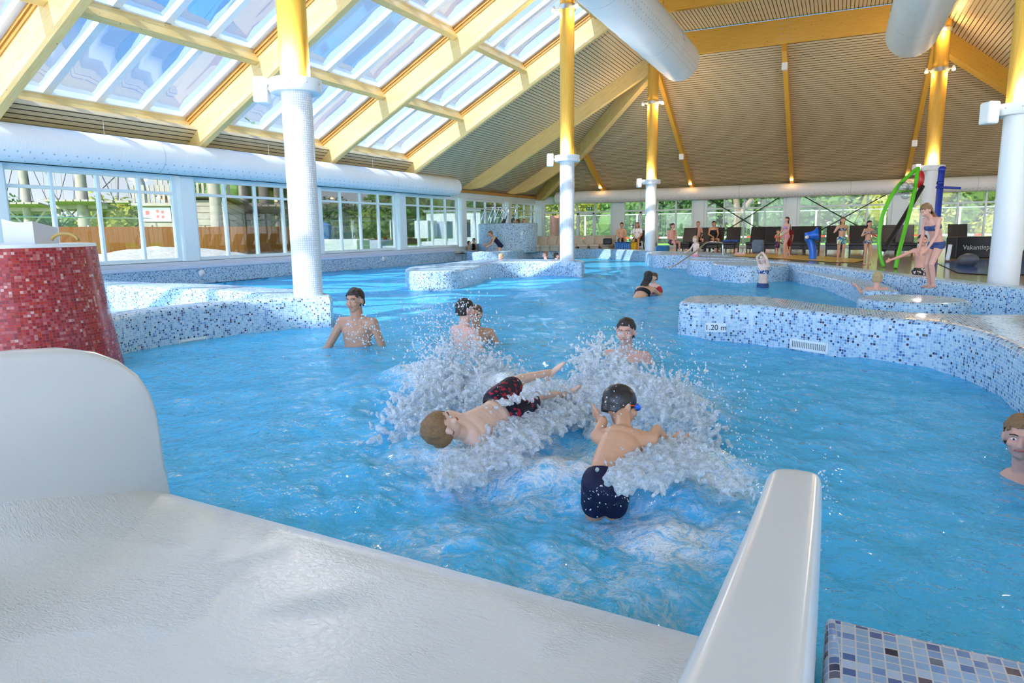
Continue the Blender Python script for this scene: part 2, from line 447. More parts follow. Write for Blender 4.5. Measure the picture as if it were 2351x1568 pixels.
for u, w_ in ((27.9, 'nearer of the two, running up to the far column'), (32.7, 'farther one, meeting the corner hip')):
    vt = RVL if u < 28 else -11.35
    hang_rafter('slope_rafter', P(u, -15.75, zs(-15.75)), P(u, vt, zs(vt)), .2, .58, 'wood', 'pale rafter under left slats, '+w_, 'rafters below the left slatted slope')
hang_rafter('hip_rafter', P(36.75, -15.95, zs(-15.95)), P(RU, RVL, RZ+.05), .24, .62, 'wood', 'pale hip beam rising from the far window corner to the column', 'hip beams')
hang_rafter('hip_rafter', P(36.75, 11.85, zs(-15.95)), P(RU, RVR, RZ+.05), .26, .75, 'wood_gold', 'golden hip beam running down to the right from the lamp column', 'hip beams')
for v, w_ in ((-11.6, 'short one that meets the hip'), (RVL+.1, 'running to the column under the long duct'), (-2.2, 'in the middle of the back ceiling'), (2.55, 'running to the lamp column'), (7.2, 'at the far right')):
    if v < RVL-1: ut = 36.9-(v+16.1)*(36.9-RU)/(-16.1*-1+RVL)
    elif v > RVR+1: ut = 36.9-(12-v)*(36.9-RU)/(12-RVR)
    else: ut = RU
    t = hang_rafter('back_rafter', pb(36.7, v), pb(ut, v), .17, .3, 'wood_gold', 'slim golden back rafter, '+w_, 'slim rafters of the back slope')
    if v > -12:
        b = MB(); p = pb(35.4, v)-Z*.34; b.box(p, U*.07, V*.06, Z*.04); o = b.build('rafter_spotlight', M['lamp']); tag(o, 'tiny glowing spot on the back rafter '+w_, 'lamp', 'tiny rafter spots')
    if v in (-2.2, ) or v > -8 and v < 7:
        b = MB(); p = pb(33.2 if v != -2.2 else RU+.5, v)-Z*.4; b.box(p, U*.12, V*.1, Z*.13); o = b.build('sensor_box', M['white'], None, False, .01); tag(o, 'small white box on the back rafter '+w_, 'sensor', 'white boxes on the rafters')
# ring beams
def ring(a, b, label, m='wood_gold', h=.85, w=.26):
    b_ = MB(); b_.bar(Vector(a)+Z*h/2, Vector(b)+Z*h/2, w, h); o = b_.build('ring_beam', M[m], None, False, .012); tag(o, label, 'beam', 'horizontal ring beams'); return o
r0 = ring(P(RU, RVL-.2, RZ), P(RU, RVR+.2, RZ), 'deep golden horizontal beam along the top of the back slats')
b = MB()
for k in range(2):
    for j in range(4):
        b.tube([P(RU-.14, -2.35+.3*k, RZ+.15+.18*j), P(RU-.12, -2.35+.3*k, RZ+.15+.18*j)], .028, 8)
b.build('bolt_heads', M['grey_steel'], r0)
ring(P(RU-.2, RVL, RZ), P(-12, RVL, RZ), 'deep horizontal beam over the row of left columns')
ring(P(RU-.2, RVR, RZ), P(-4, RVR, RZ), 'deep horizontal beam over the row of right columns')
for u, w_ in ((23.2, 'nearest the back beam'), (18.3, 'second from the back beam'), (13.4, 'third from the back beam')):
    ring(P(u, RVL+.1, RZ+.3), P(u, RVR-.1, RZ+.3), 'golden cross beam under the flat slatted ceiling, '+w_, 'wood_gold', .6, .2)

# ------------------------------------------------------------------ fabric ducts
def duct(a, b, r, label, hemi0=False, hemi1=True, seg=28, twist=0):
    a = Vector(a); b = Vector(b); t = (b-a).normalized(); pts = []; rr = []
    def he(c, sgn):
        o = []
        for i in range(1, 9):
            q = PI/2*i/8; o.append((c+t*sgn*r*.55*math.sin(q), max(r*math.cos(q)**.75 if i < 8 else .02, .02)))
        return o
    if hemi0:
        for p, q in reversed(he(a, -1)): pts.append(p); rr.append(q)
    L = (b-a).length; n = int(L/.35)
    for i in range(n+1):
        pts.append(a+t*L*i/n); rr.append(r*(1+.006*math.sin(i*2.1)))
    if hemi1:
        for p, q in he(b, 1): pts.append(p); rr.append(q)
    m = MB(); m.tube(pts, r, seg, True, rr)
    o = m.build('air_duct', M['duct'], None, 'all'); tag(o, label, 'air duct', 'white fabric air ducts'); return o
DU = duct(P(2, -15.25, 3.2), P(26.3, -15.25, 3.2), .385, 'long white fabric duct running above the left windows')
duct(P(35.9, -14.2, 3.05), P(35.9, 10, 3.05), .33, 'grey white fabric duct running above the back windows', True, False)
pA = atd(1560, 140, 23.2); ua, va = uv_of(pA)
duct(P(6, va, pA.z), P(ua, va, pA.z), .66, 'thick white fabric duct hanging at top centre with rounded end')
pB = atd(2094, 75, 19); ub2, vb2 = uv_of(pB)
duct(P(6, vb2, pB.z), P(ub2, vb2, pB.z), .66, 'thick white fabric duct hanging at top right beside the lamp column')
def hanger(u, v, z):
    b = MB(); b.tube([P(u, v, z), P(u, v, 8.7)], .012, 6); b.tube([P(u, v-.67, z-.0), P(u, v-.6, z+.3), P(u, v, z+.69), P(u, v+.6, z+.3), P(u, v+.67, z)], .012, 6); return b
for nm, (u_, v_, z_) in (('top centre', (ua-2.5, va, pA.z)), ('top right', (ub2-2.5, vb2, pB.z))):
    tag(hanger(u_, v_, z_).build('duct_hanger', M['grey_steel']), 'thin steel hanger holding the thick %s duct' % nm, 'hanger')
# a dark cable rail under the left duct
b = MB(); b.tube([P(2, -15.55, 2.84), P(26.5, -15.55, 2.84)], .02, 6); structure(b.build('trim_2', M['black']))

# ------------------------------------------------------------------ left window wall
wn = 0
def window(a, d, inward, L, ncol, z0, z1, zt, fw=.09, m='frame', deep=.1, door=None):
    """glazed bay from point a along d"""
    global wn; wn += 1
    b = MB(); W = L/ncol
    for k in range(ncol+1):
        w = fw*1.4 if k in (0, ncol) else fw*.75
        off_ = w/2 if k == 0 else (-w/2 if k == ncol else 0)
        c = a+d*(W*k+off_); b.box(c+Z*((z0+z1)/2), Z*(z1-z0)/2, d*w/2, inward*deep/2)
    for z, h in ((z0+fw*.5, fw), (z1-fw*.6, fw*1.2), (zt, fw*.8)):
        b.box(a+d*L/2+Z*z, d*L/2, Z*h/2, inward*deep*.45)
    if door:
        for k in door:
            for s_ in (0, 1): b.box(a+d*(W*(k+s_)+(.08 if s_ == 0 else -.08))+Z*((z0+zt)/2), Z*(zt-z0)/2, d*.05, inward*.06)
            b.box(a+d*W*(k+.5)+Z*(zt-.1), d*W/2, Z*.05, inward*.06); b.box(a+d*W*(k+.5)+Z*(z0+.15), d*W/2, Z*.1, inward*.06)
    o = structure(b.build('window_%d' % wn, M[m], None, False, .005))
    g = MB(); g.box(a+d*L/2+Z*((z0+z1)/2)-inward*.01, d*L/2, Z*(z1-z0)/2, inward*.006)
    g.build('pane', M['glass'], o); return o
bays = [(3.6, 8.15), (8.55, 12.78), (13.25, 17.75), (18.3, 22.7), (23.25, 27.6), (28.2, 32.5), (33.1, 36.9)]
for (a, b_) in bays: window(P(a, VW, 0), U, V, b_-a, 4, WBOT, WTOP, 2.38)
pu = [8.35, 13.0, 18.02, 22.97, 27.9, 32.8]
b = MB()
b.box(P(19.5, VW-.02, WTOP+.13), U*17.6, Z*.13, V*.12)                       # lintel
b.box(P(19.5, VW-.1, .1), U*17.6, Z*.52, V*.1)
for u in pu: b.box(P(u, VW+.04, (WTOP+WBOT)/2), Z*(WTOP-WBOT+.02)/2, U*.22, V*.16)
b.box(P(37.0, VW, 1.5), Z*1.8, U*.2, V*.2)
structure(b.build('wall_left', M['frame'], None, False, .01))
b = MB(); b.box(P(19.5, VW+.12, WTOP+.3), U*17.6, Z*.06, V*.1); structure(b.build('trim_3', M['wood_batten']))
# back wall
vb = [-15.6, -10.95, -6.6, -2.2, 2.35, 7.0, 11.6]
vn = 0
for a, b_ in zip(vb[:-1], vb[1:]):
    n = 4; dr = {1: [1], 2: None}.get(vn)
    window(P(UW, a+.25, 0), V, -U, b_-a-.5, 4, .35, 2.86, 2.28, .1, 'frame', .12, [2] if vn == 0 else ([1] if vn == 1 else None)); vn += 1
b = MB()
for v in vb: b.box(P(UW, v, 1.6), Z*1.4, V*.25, U*.14)
b.box(P(UW, -2, 3.0), V*13.8, Z*.16, U*.12); b.box(P(UW, -2, .17), V*13.8, Z*.2, U*.12)
structure(b.build('wall_back', M['frame'], None, False, .01))
# emergency exit sign
b = MB(); p = P(UW-.2, -12.5, 2.45)
t = empty('exit_sign', p, 0, 'small green emergency exit sign above the far glass door', 'sign')
b.box(p, V*.17, Z*.1, U*.03); b.build('panel', M.setdefault('green_sign', simple('green_sign', rgb(20, 130, 90), .4, var=.02)), t)
b = MB(); q = p-U*.035; b.box(q-V*.08, V*.03, Z*.05, U*.004); b.box(q+V*.07, V*.035, Z*.065, U*.004); b.bar(q-V*.03-Z*.03, q+V*.02+Z*.03, .006, .02); b.build('pictogram', M['white'], t)
# brace cables in two back bays
for v0, v1, w_ in ((-6.3, -2.5, 'left of the two crossed bays'), (-1.9, 2.1, 'right of the two crossed bays')):
    b = MB(); b.tube([P(UW-.3, v0, .5), P(UW-.3, v1, 2.9)], .025, 6); b.tube([P(UW-.36, v0, 2.9), P(UW-.36, v1, .5)], .025, 6)
    tag(b.build('brace_cable', M['black']), 'crossed dark brace rods before the back windows, '+w_, 'brace', 'crossed brace rods')

# ------------------------------------------------------------------ columns
def column(u, v, label, tiled=False, rw=.208, wood_m='wood', speaker=None, spots=None, ring_z=3.28, top=RZ, zb_=.3):
    t = empty('round_column', P(u, v, zb_), 0, label, 'column', 'round timber columns')
    b = MB(); c = P(u, v, 0)
    b.lathe(c, [(rw, zb_), (rw, ring_z)], 40); b.build('lower_shaft', M['mosaic_white'] if tiled else M['white'], t, True)
    b = MB(); b.lathe(c, [(rw*.96, ring_z-.1), (rw*.96, top)], 36, uvr=.2)
    # swap uv so that the grain runs up the shaft
    b.uv = [[(y, x) for x, y in q] for q in b.uv]
    b.build('timber_shaft', M[wood_m], t, True)
    b = MB(); b.lathe(c, [(rw*.9, ring_z-.02), (rw+.13, ring_z-.02), (rw+.145, ring_z), (rw+.145, ring_z+.15), (rw+.125, ring_z+.15), (rw+.12, ring_z+.03), (rw*.9, ring_z+.02)], 40)
    b.build('collar', M['white'], t, True)
    b = MB()
    for k in range(10):
        a = 2*PI*k/10+.2; b.sph(c+Vector((math.cos(a)*(rw+.146), math.sin(a)*(rw+.146), ring_z+.08)), .011, 6, 4)
    b.build('collar_screws', M['grey_steel'], t)
    if speaker is not None:
        d = speaker.normalized(); w_ = d.cross(Z)
        p = c+d*(rw+.27)+Z*(ring_z+.02)
        sp = empty('speaker', p, 0, 'white wall speaker clamped to the collar of the '+label.replace('round column', 'column')[:60], 'speaker', 'white column speakers') if False else None
        b = MB(); b.box(p, Z*.17, w_*.12, d*.09); s1 = b.build('speaker', M['white'], None, False, .03)
        tag(s1, 'rounded white speaker on the '+label.split(',')[0].replace(' with two glowing lamp clamps', '').replace(' with white tiled foot', '').replace(' under the end of the centre duct', ''), 'speaker', 'white speakers on the columns')
        b = MB(); b.bar(c+d*(rw+.1)+Z*(ring_z+.06), p, .05, .05); b.build('bracket', M['grey_steel'], s1)
    if spots:
        for (z, dirs) in spots:
            b = MB(); b.lathe(c+Z*z, [(rw*.97, -.06), (rw*1.12, -.06), (rw*1.12, .06), (rw*.97, .06)], 32); b.build('lamp_clamp', M['grey_steel'], t, True)
            for d in dirs:
                d = d.normalized(); q = c+Z*z+d*(rw+.16)
                lp = MB(); lp.tube([q+Z*.07, q-Z*.05], .06, 12, True, [.035, .06]); lp.bar(c+Z*z+d*rw, q, .03, .03); o = lp.build('spotlight', M['white'], t, 'all')
                lp = MB(); lp.tube([q-Z*.05, q-Z*.075], .05, 12); lp.build('lens', M['lamp'], o)
                ld = bpy.data.lights.new('spot', 'POINT'); ld.energy = 22; ld.color = (1, .62, .25); ld.shadow_soft_size = .05
                lo = bpy.data.objects.new('spot_glow', ld); COL.objects.link(lo); lo.location = q-Z*.14+d*.03
    return t
sl = -V
lf = -cR
column(7.6, -6.86, 'thick round column with white tiled shaft, nearest on the left', True, .205, 'wood_gold', lf, None, 3.22, zb_=.42)
column(18.35, -6.98, 'round column in the middle with white tiled foot', True, .205, 'wood_gold', lf, [(7.2, [-U*.3-V, V-U*.5])], 3.2)
column(27.75, -6.95, 'slim far round column under the end of the centre duct', False, .22, 'wood_gold', lf, [(6.2, [-V-U*.4, V-U*.6, V+U*.1])], 3.1)
column(26.9, 2.62, 'round column with two glowing lamp clamps behind the green arch', False, .24, 'wood_gold', lf, [(6.25, [-V-U*.3, V-U*.5]), (7.45, [-U])], 3.1)
column(13.5, 2.45, 'thick white and golden column cut by the right edge', False, .215, 'wood_gold', lf, None, 3.0)
# ================================================================== pool
def resample(pts, step=.12, closed=True, smooth=True):
    """Catmull-Rom through 2-D points, evenly stepped"""
    n = len(pts); out = []
    rng = n if closed else n-1
    for i in range(rng):
        p1, p2 = pts[i], pts[(i+1) % n]
        p0 = pts[(i-1) % n] if closed or i else p1; p3 = pts[(i+2) % n] if closed or i+2 < n else p2
        L = math.dist(p1, p2); k = max(1, int(L/step))
        for j in range(k):
            t = j/k
            if smooth:
                # centripetal-ish: scale tangents by segment length
                d0 = max(math.dist(p0, p1), 1e-4); d1 = max(L, 1e-4); d2 = max(math.dist(p2, p3), 1e-4)
                q = []
                for a in (0, 1):
                    m1 = ((p2[a]-p1[a])/d1*d0 + (p1[a]-p0[a])/d0*d1)/(d0+d1)*d1 if d0 > 1e-3 else p2[a]-p1[a]
                    m2 = ((p3[a]-p2[a])/d2*d1 + (p2[a]-p1[a])/d1*d2)/(d1+d2)*d1 if d2 > 1e-3 else p2[a]-p1[a]
                    t2, t3 = t*t, t*t*t
                    q.append((2*t3-3*t2+1)*p1[a]+(t3-2*t2+t)*m1+(-2*t3+3*t2)*p2[a]+(t3-t2)*m2)
                out.append(tuple(q))
            else: out.append((p1[0]+(p2[0]-p1[0])*t, p1[1]+(p2[1]-p1[1])*t))
    if not closed: out.append(tuple(pts[-1]))
    return out
def area(p): return sum(p[i][0]*p[(i+1) % len(p)][1]-p[(i+1) % len(p)][0]*p[i][1] for i in range(len(p)))/2
def solid(name, outline, z0, z1, r, m, step=.12, smooth=True, parent=None, cap=True):
    """rounded-edge block over a closed xy outline with tile uv"""
    pts = resample(outline, step, True, smooth)
    if area(pts) < 0: pts = pts[::-1]
    n = len(pts); nor = []
    for i in range(n):
        a, b = pts[i-1], pts[(i+1) % n]; dx, dy = b[0]-a[0], b[1]-a[1]; l = math.hypot(dx, dy) or 1
        nor.append((dy/l, -dx/l))
    for _ in range(2): nor = [((nor[i-1][0]+2*nor[i][0]+nor[(i+1) % n][0])/4, (nor[i-1][1]+2*nor[i][1]+nor[(i+1) % n][1])/4) for i in range(n)]
    prof = [(0, z0), (0, z1-r)]
    for k in range(1, 6):
        q = PI/2*k/5; prof.append((r*(1-math.cos(q)), z1-r+r*math.sin(q)))
    arc = [0]
    for i in range(1, n+1): arc.append(arc[-1]+math.dist(pts[i-1], pts[i % n]))
    hl = [0]
    for k in range(1, len(prof)): hl.append(hl[-1]+math.hypot(prof[k][0]-prof[k-1][0], prof[k][1]-prof[k-1][1]))
    vs = []; fs = []; us = []
    for ins, z in prof:
        for i in range(n): vs.append((pts[i][0]-nor[i][0]*ins, pts[i][1]-nor[i][1]*ins, z))
    for k in range(len(prof)-1):
        for i in range(n):
            j = (i+1) % n; fs.append((k*n+i, k*n+j, (k+1)*n+j, (k+1)*n+i))
            us.append([(arc[i], hl[k]), (arc[i+1], hl[k]), (arc[i+1], hl[k+1]), (arc[i], hl[k+1])])
    if cap:
        from mathutils.geometry import tessellate_polygon
        t0 = (len(prof)-1)*n
        for tri in tessellate_polygon([[Vector(vs[t0+i]) for i in range(n)]]):
            a, b, c = [Vector(vs[t0+k]) for k in tri]
            if (b-a).cross(c-a).z < 0: tri = tri[::-1]
            fs.append(tuple(t0+k for k in tri)); us.append([(vs[t0+k][0], vs[t0+k][1]) for k in tri])
    b = MB(); b.add(vs, fs, us)
    o = b.build(name, m, parent, True)
    return o
def px(pts, z): return [tuple(onz(x, y, z)[:2]) for x, y in pts]
ZC = .43
def basin(o, label): return tag(o, label, 'pool wall', 'mosaic pool walls')

# pool floor and outer shell
b = MB(); b.add([(-15.45, -1, -1.25), (14, -1, -1.25), (14, 36, -1.25), (-15.45, 36, -1.25)], [(0, 1, 2, 3)], [[(-15, -1), (14, -1), (14, 36), (-15, 36)]])
structure(b.build('floor', M['pool_floor']))
# ledge under the left windows
Pc = onz(1021, 571, ZC)
b = MB()
b.add([(VF, 0, -1.3), (VF, 26.6, -1.3), (VF, 26.6, .42), (VF, 0, .42)], [(0, 1, 2, 3)], [[(0, 0), (26.6, 0), (26.6, 1.72), (0, 1.72)]])
led = b.build('left_ledge_wall', M['mosaic']); basin(led, 'long straight blue mosaic pool wall under the left windows')
b = MB(); b.box((VF-.13, 13.3, .47), U*13.4, V*.16, Z*.05); b.box((VF-.32, 13.3, .545), U*13.4, V*.12, Z*.06); b.build('sill', M['sill'], led, False, .02)
for (x, y, w_) in ((463, 628, 'nearer'), (880, 595, 'farther')):
    b = MB(); p = onz(x, y, .25); q = CAM + ray(x, y)*((VF+.02-CAM.x)/ray(x, y).x)
    b.tube([q-V*.02, q+V*.02], .1, 20); o = b.build('pool_light', M['white'], None, 'all'); tag(o, 'round white underwater light on the left pool wall, %s one' % w_, 'lamp', 'round pool lights')

# U-shaped wall carrying the tiled column
w1 = px([(200, 737), (250, 728), (330, 714), (400, 706), (550, 692), (650, 685), (715, 682), (757, 681.5), (762, 679), (745, 670), (700, 664), (640, 661), (500, 652), (350, 648), (241, 644), (120, 643)], ZC)
inner = px([(120, 656), (241, 655), (300, 657), (400, 661), (480, 665), (560, 671), (610, 677), (560, 683), (480, 691), (399, 699), (330, 706), (250, 717), (205, 725)], ZC)
basin(solid('curved_pool_wall', w1 + inner, -1.3, ZC, .07, M['mosaic'], .1), 'curved mosaic wall in front of the left pool that carries the near tiled column')
bs = MB(); q = inner; 
solid_in = solid('channel_floor', [(a, b_) for a, b_ in inner], -1.3, .02, .01, M['mosaic'], .2)
tag(solid_in, 'sunlit mosaic channel floor enclosed by the curved left pool wall', 'pool floor')
# middle island
w2 = px([(931, 618), (945, 622), (969, 623), (1013, 622), (1085, 613), (1154, 602), (1200, 600), (1280, 600), (1335, 600.5), (1341, 598), (1325, 595.5), (1240, 595), (1160, 594.5), (1091, 597), (1013, 605), (950, 611)], ZC)
basin(solid('island_wall', w2, -1.3, ZC, .06, M['mosaic'], .12), 'long low mosaic island under the middle column')
# wall with the depth plate
w3 = px([(1566, 694), (1600, 697), (1700, 699), (1850, 713), (2000, 728), (2150, 740), (2260, 765), (2351, 806), (2440, 870), (2600, 1000), (2900, 1000), (2700, 722), (2351, 720), (2220, 720), (2100, 716), (2000, 709), (1900, 698), (1750, 680), (1650, 676.5), (1590, 678), (1567, 685)], ZC)
W3 = basin(solid('plated_pool_wall', w3, -1.3, ZC, .07, M['mosaic'], .1), 'thick curving blue mosaic wall with the 1.20 m depth plate')
# outer wall on the right with the sunken bench wall in front of it
def strip(front, th, flip=1):
    """front edge polyline in xy plus thickness to the left of travel"""
    f = resample(front, .3, False); n = len(f); back = []
    for i in range(n):
        a = f[max(i-1, 0)]; b_ = f[min(i+1, n-1)]; dx, dy = b_[0]-a[0], b_[1]-a[1]; l = math.hypot(dx, dy) or 1
        back.append((f[i][0]-dy/l*th*flip, f[i][1]+dx/l*th*flip))
    return f + back[::-1]
OUT = px([(1582, 592), (1640, 593), (1700, 596), (1800, 603), (1900, 613), (2010, 627), (2120, 640), (2220, 652), (2351, 664), (2550, 690), (2800, 730)], ZC)
basin(solid('outer_pool_wall', strip(OUT, .42), -1.3, ZC+.01, .06, M['mosaic'], .3, False), 'outer mosaic wall between the pool and the sandy play floor')
zi = .3
INN = px([(1797, 612), (1850, 624), (1900, 635), (1963, 652), (1985, 668)], zi)
basin(solid('inner_pool_wall', strip(INN, .5), -1.3, zi, .05, M['mosaic'], .2, False), 'lower mosaic wall that runs to the round platform')
zp = .36
c = onz(2095, 685, zp); rad = (onz(2218, 686, zp)-onz(1972, 686, zp)).length/2
PLAT = solid('round_platform', [(c.x+math.cos(a*PI/12)*rad, c.y+math.sin(a*PI/12)*rad*.95) for a in range(24)], -1.3, zp, .07, M['mosaic'], .12)
basin(PLAT, 'round mosaic platform on which the girl in the blue bikini stands')
# rounded blocks in the middle distance
def block(pts, label, z=ZC): return basin(solid('rounded_block', px(pts, z), -1.3, z, .06, M['mosaic'], .15), label)
block([(1493, 583), (1500, 585), (1600, 586), (1660, 586), (1640, 579), (1560, 577), (1500, 578)], 'rounded mosaic block behind the handrail, farthest of three')
block([(1581, 595), (1592, 598), (1640, 599), (1720, 600), (1700, 590), (1600, 588), (1584, 590)], 'rounded mosaic block right of the handrail, middle of three', .418)
block([(1634, 602), (1650, 607), (1700, 610), (1760, 610), (1798, 608), (1800, 598), (1740, 594), (1660, 594), (1640, 597)], 'rounded mosaic block behind the girl with raised arms, nearest of three', .405)
# far pool wall (stepping in front of the whirlpool)
far = px([(1015, 570.5), (1060, 575), (1103, 578.5), (1150, 577), (1196, 574), (1232, 571.5), (1318, 571), (1400, 572.5), (1492, 577), (1590, 579)], ZC)
basin(solid('far_pool_wall', strip(far, .6), -1.3, ZC+.005, .05, M['mosaic'], .4, False), 'far mosaic pool wall below the whirlpool and the sun loungers')
# deck behind the pool
dk = far[:] + px([(1640, 587.5), (1700, 592.5), (1800, 599), (1900, 606), (2010, 619), (2120, 631), (2220, 642), (2351, 655), (2550, 680), (2800, 715)], .4)
dk = [(x, y+.2) for x, y in dk]
dk = [(VF-.3, 27.0)] + dk + [(14, dk[-1][1]), (14, UW), (VF-.3, UW)]
b = MB(); pts = [Vector((x, y, .33)) for x, y in dk]
from mathutils.geometry import tessellate_polygon
fs = [tuple(t) if (pts[t[1]]-pts[t[0]]).cross(pts[t[2]]-pts[t[0]]).z > 0 else tuple(t[::-1]) for t in tessellate_polygon([pts])]
b.add(pts, fs, [[(pts[k].x, pts[k].y) for k in f] for f in fs]); structure(b.build('floor_deck', M['deck']))
b = MB(); y0 = onz(1900, 592, .335)
ym = [onz(x, y, .34) for x, y in ((1650, 586), (1700, 588), (1800, 594), (1900, 601), (1960, 603), (1990, 596), (1900, 589), (1760, 583), (1680, 582))]
fs = [tuple(range(len(ym)))]; b.add(ym, fs); o = b.build('splash_mat', M['yellow_mat']); tag(o, 'yellow soft floor patch in front of the black loungers', 'floor mat')
b = MB(); bm_ = [onz(x, y, .345) for x, y in ((2150, 603), (2200, 626), (2300, 632), (2400, 628), (2400, 600), (2250, 596))]
b.add(bm_, [tuple(range(6))]); o = b.build('splash_mat', M.setdefault('blue_floor', simple('blue_floor', rgb(40, 90, 160), .15, var=.1))); tag(o, 'blue wet soft floor patch beside the right hand column', 'floor mat')

# depth plate, grates
def on_outline(x, y, z0, path):
    """foot point on a wall front nearest the ray through (x, y)"""
    best = None
    for i in range(len(path)-1):
        a = Vector((*path[i], 0)); b_ = Vector((*path[i+1], 0)); d = (b_-a); n = Vector((d.y, -d.x, 0)).normalized(); r_ = ray(x, y)
        den = r_.dot(n)
        if abs(den) < 1e-6: continue
        t = (a-CAM).dot(n)/den
        if t <= 0: continue
        p = CAM+r_*t; s_ = (p-a).dot(d)/d.length_squared
        if -.01 <= s_ <= 1.01 and (best is None or t < best[0]): best = (t, p, d.normalized(), n)
    return best
def face_plate(x, y, w_, h, path):
    t, p, d, n = on_outline(x, y, 0, path)
    if n.dot(CAM-p) < 0: n = -n
    return p+n*.008, d, n
w3s = resample(w3, .1, True); w1s = resample(w1+inner, .1, True)
p, d, n = face_plate(1643, 752, .2, .1, w3s[:60])
if d.dot(cR) < 0: d = -d
pl_ = empty('depth_plate', p, 0, 'white depth plate reading 1.20m on the curving pool wall', 'sign')
b = MB(); b.box(p, d*.115, Z*.052, n*.006); b.build('plate', M['white'], pl_, False, .002)
def text(name, s_, p, xd, zd, size, m, parent=None, ext=.002, align='CENTER'):
    cu = bpy.data.curves.new(name, 'FONT'); cu.body = s_; cu.size = size; cu.extrude = ext; cu.align_x = align; cu.align_y = 'CENTER'
    o = bpy.data.objects.new(name, cu); COL.objects.link(o); nd = xd.cross(zd).normalized()
    mw = Matrix(((xd.x, zd.x, nd.x, p.x), (xd.y, zd.y, nd.y, p.y), (xd.z, zd.z, nd.z, p.z), (0, 0, 0, 1)))
    bpy.context.view_layer.update()
    me = bpy.data.meshes.new_from_object(o.evaluated_get(bpy.context.evaluated_depsgraph_get())); bpy.data.objects.remove(o)
    me.transform(mw); me.materials.clear(); me.materials.append(m)
    return link(name, me, parent)
text('lettering', '1.20 m', p+n*.007, d, Z, .088, M['black'], pl_)
def grate(x, y, path, label, L=.42, h=.045):
    p, d, n = face_plate(x, y, .4, .1, path); t = empty('pool_grate', p, 0, label, 'grate', 'overflow grates')
    b = MB(); b.box(p+Z*h, d*L/2, Z*.012, n*.014); b.box(p-Z*h, d*L/2, Z*.012, n*.014)
    for s_ in (-1, 1): b.box(p+d*s_*L/2, d*.012, Z*(h+.01), n*.014)
    b.build('frame', M['white'], t)
    b = MB(); b.box(p-n*.002, d*L/2, Z*h, n*.003); b.build('recess', M['black'], t)
    b = MB(); k = 20
    for i in range(k): b.box(p+d*L*((i+.5)/k-.5), d*.005, Z*h, n*.01)
    b.build('slats', M['white'], t)
grate(443, 787, w1s, 'white slotted overflow grate low on the curved left wall', .36)
grate(1858, 794, w3s[:90], 'white slotted overflow grate low on the wall with the depth plate', .42)

# red mosaic tower with the next slide's box on top
rc = CAM + ray(5, 545)*6.55; rc = (rc.x, rc.y)
t = empty('red_tower', (rc[0], rc[1], 0), 0, 'round red mosaic tower flaring to its foot at the left edge', 'tower')
RR = .77; ztop = 1.235
prof = [(RR+.17, -1.2), (RR+.15, -.1), (RR+.11, .15), (RR+.07, .45), (RR+.035, .75), (RR+.012, 1.0), (RR, ztop-.03)]
b = MB(); b.lathe((rc[0], rc[1], 0), prof, 120, uvr=RR); b.build('mosaic_drum', M['mosaic_red'], t, 'all')
b = MB(); b.lathe((rc[0], rc[1], 0), [(RR, ztop-.03), (RR-.006, ztop), (RR-.1, ztop+.004), (.01, ztop+.004)], 96); b.build('top_rim', M['white'], t, True)
b = MB(); q = CAM+ray(42, 535)*5.9
for k in range(6):
    a = -0.5+k*.2
b = MB(); vs = []; nn = 10
for i in range(nn+1):
    x = 2+72*i/nn; sag = 10*math.sin(PI*i/nn)*0
    top = 502+ (x/86)*7 + 5*math.sin(PI*i/nn); bt = 566
    pt = CAM+ray(x, top)*6.25; pb_ = CAM+ray(x, bt)*6.25
    vs += [pt, Vector((pt.x, pt.y, ztop))]
fs = []; m0 = len(vs); vs2 = vs+[p_+cF*.35 for p_ in vs]
for i in range(nn):
    k = i*2; fs += [(k, k+1, k+3, k+2), (m0+k, m0+k+2, m0+k+3, m0+k+1), (k, k+2, m0+k+2, m0+k), ]
fs += [(0, m0, m0+1, 1), (2*nn, 2*nn+1, m0+2*nn+1, m0+2*nn)]
b.add(vs2, fs); o = b.build('slide_box', simple('grey_polyester', rgb(196, 200, 206), .3, var=.03), None, True); tag(o, 'light grey curved plastic slide panel on top of the red tower', 'panel')
b = MB(); arcp = []
for k in range(13):
    a = PI*k/12; x = 149-30*math.cos(a); y = 552-16*math.sin(a); arcp.append(CAM+ray(x, y)*6.3)
b.tube(arcp, .016, 10); o = b.build('rope_loop', simple('brown_hose', rgb(170, 140, 70), .5, var=.1), None, 'all'); tag(o, 'thin brown hose loop standing on the red tower', 'hose')

# ------------------------------------------------------------------ white slide
def slide_mat():
    t = NT('wet_white_gelcoat'); v = t.coord('Object')
    n = t.noise(v, 1.1, 4, .6); col = t.mix(n, rgb(214, 216, 214), rgb(234, 236, 236))
    mp = t.coord('Object', (9, 22, 9), (0, 0, -.35))
    mask = t.ramp(t.noise(v, 1.3, 2, .5, .8), [(.46, (0, 0, 0, 1)), (.54, (1, 1, 1, 1))])
    rip = t.math('MULTIPLY', t.noise(mp, 3.2, 3, .6, 1.2), mask)
    edge = t.noise(t.coord('Object', (1, 1, 1)), 1.7, 1, .4, 1.6)
    ln = t.math('MULTIPLY', t.math('ABSOLUTE', t.math('SUBTRACT', edge, .5)), 60, clamp=True)
    h = t.math('ADD', t.math('ADD', t.math('MULTIPLY', rip, .8), t.math('MULTIPLY', t.noise(t.coord('Object', (1, 1.6, 1), (0, 0, -.35)), 34, 3, .6, .6), .3)), t.math('MULTIPLY', ln, -.035))
    return t.done(t.bsdf(col, .3, 0, .4, t.bump(h, .7, .014), 0))
M['slide_wet'] = slide_mat()
M['slide'] = simple('white_gelcoat', rgb(228, 230, 230), .22, var=.02, vscale=3)
ST = empty('water_slide', (-1.5, 1.2, .2), 0, 'wide white water slide chute running out into the pool', 'slide')
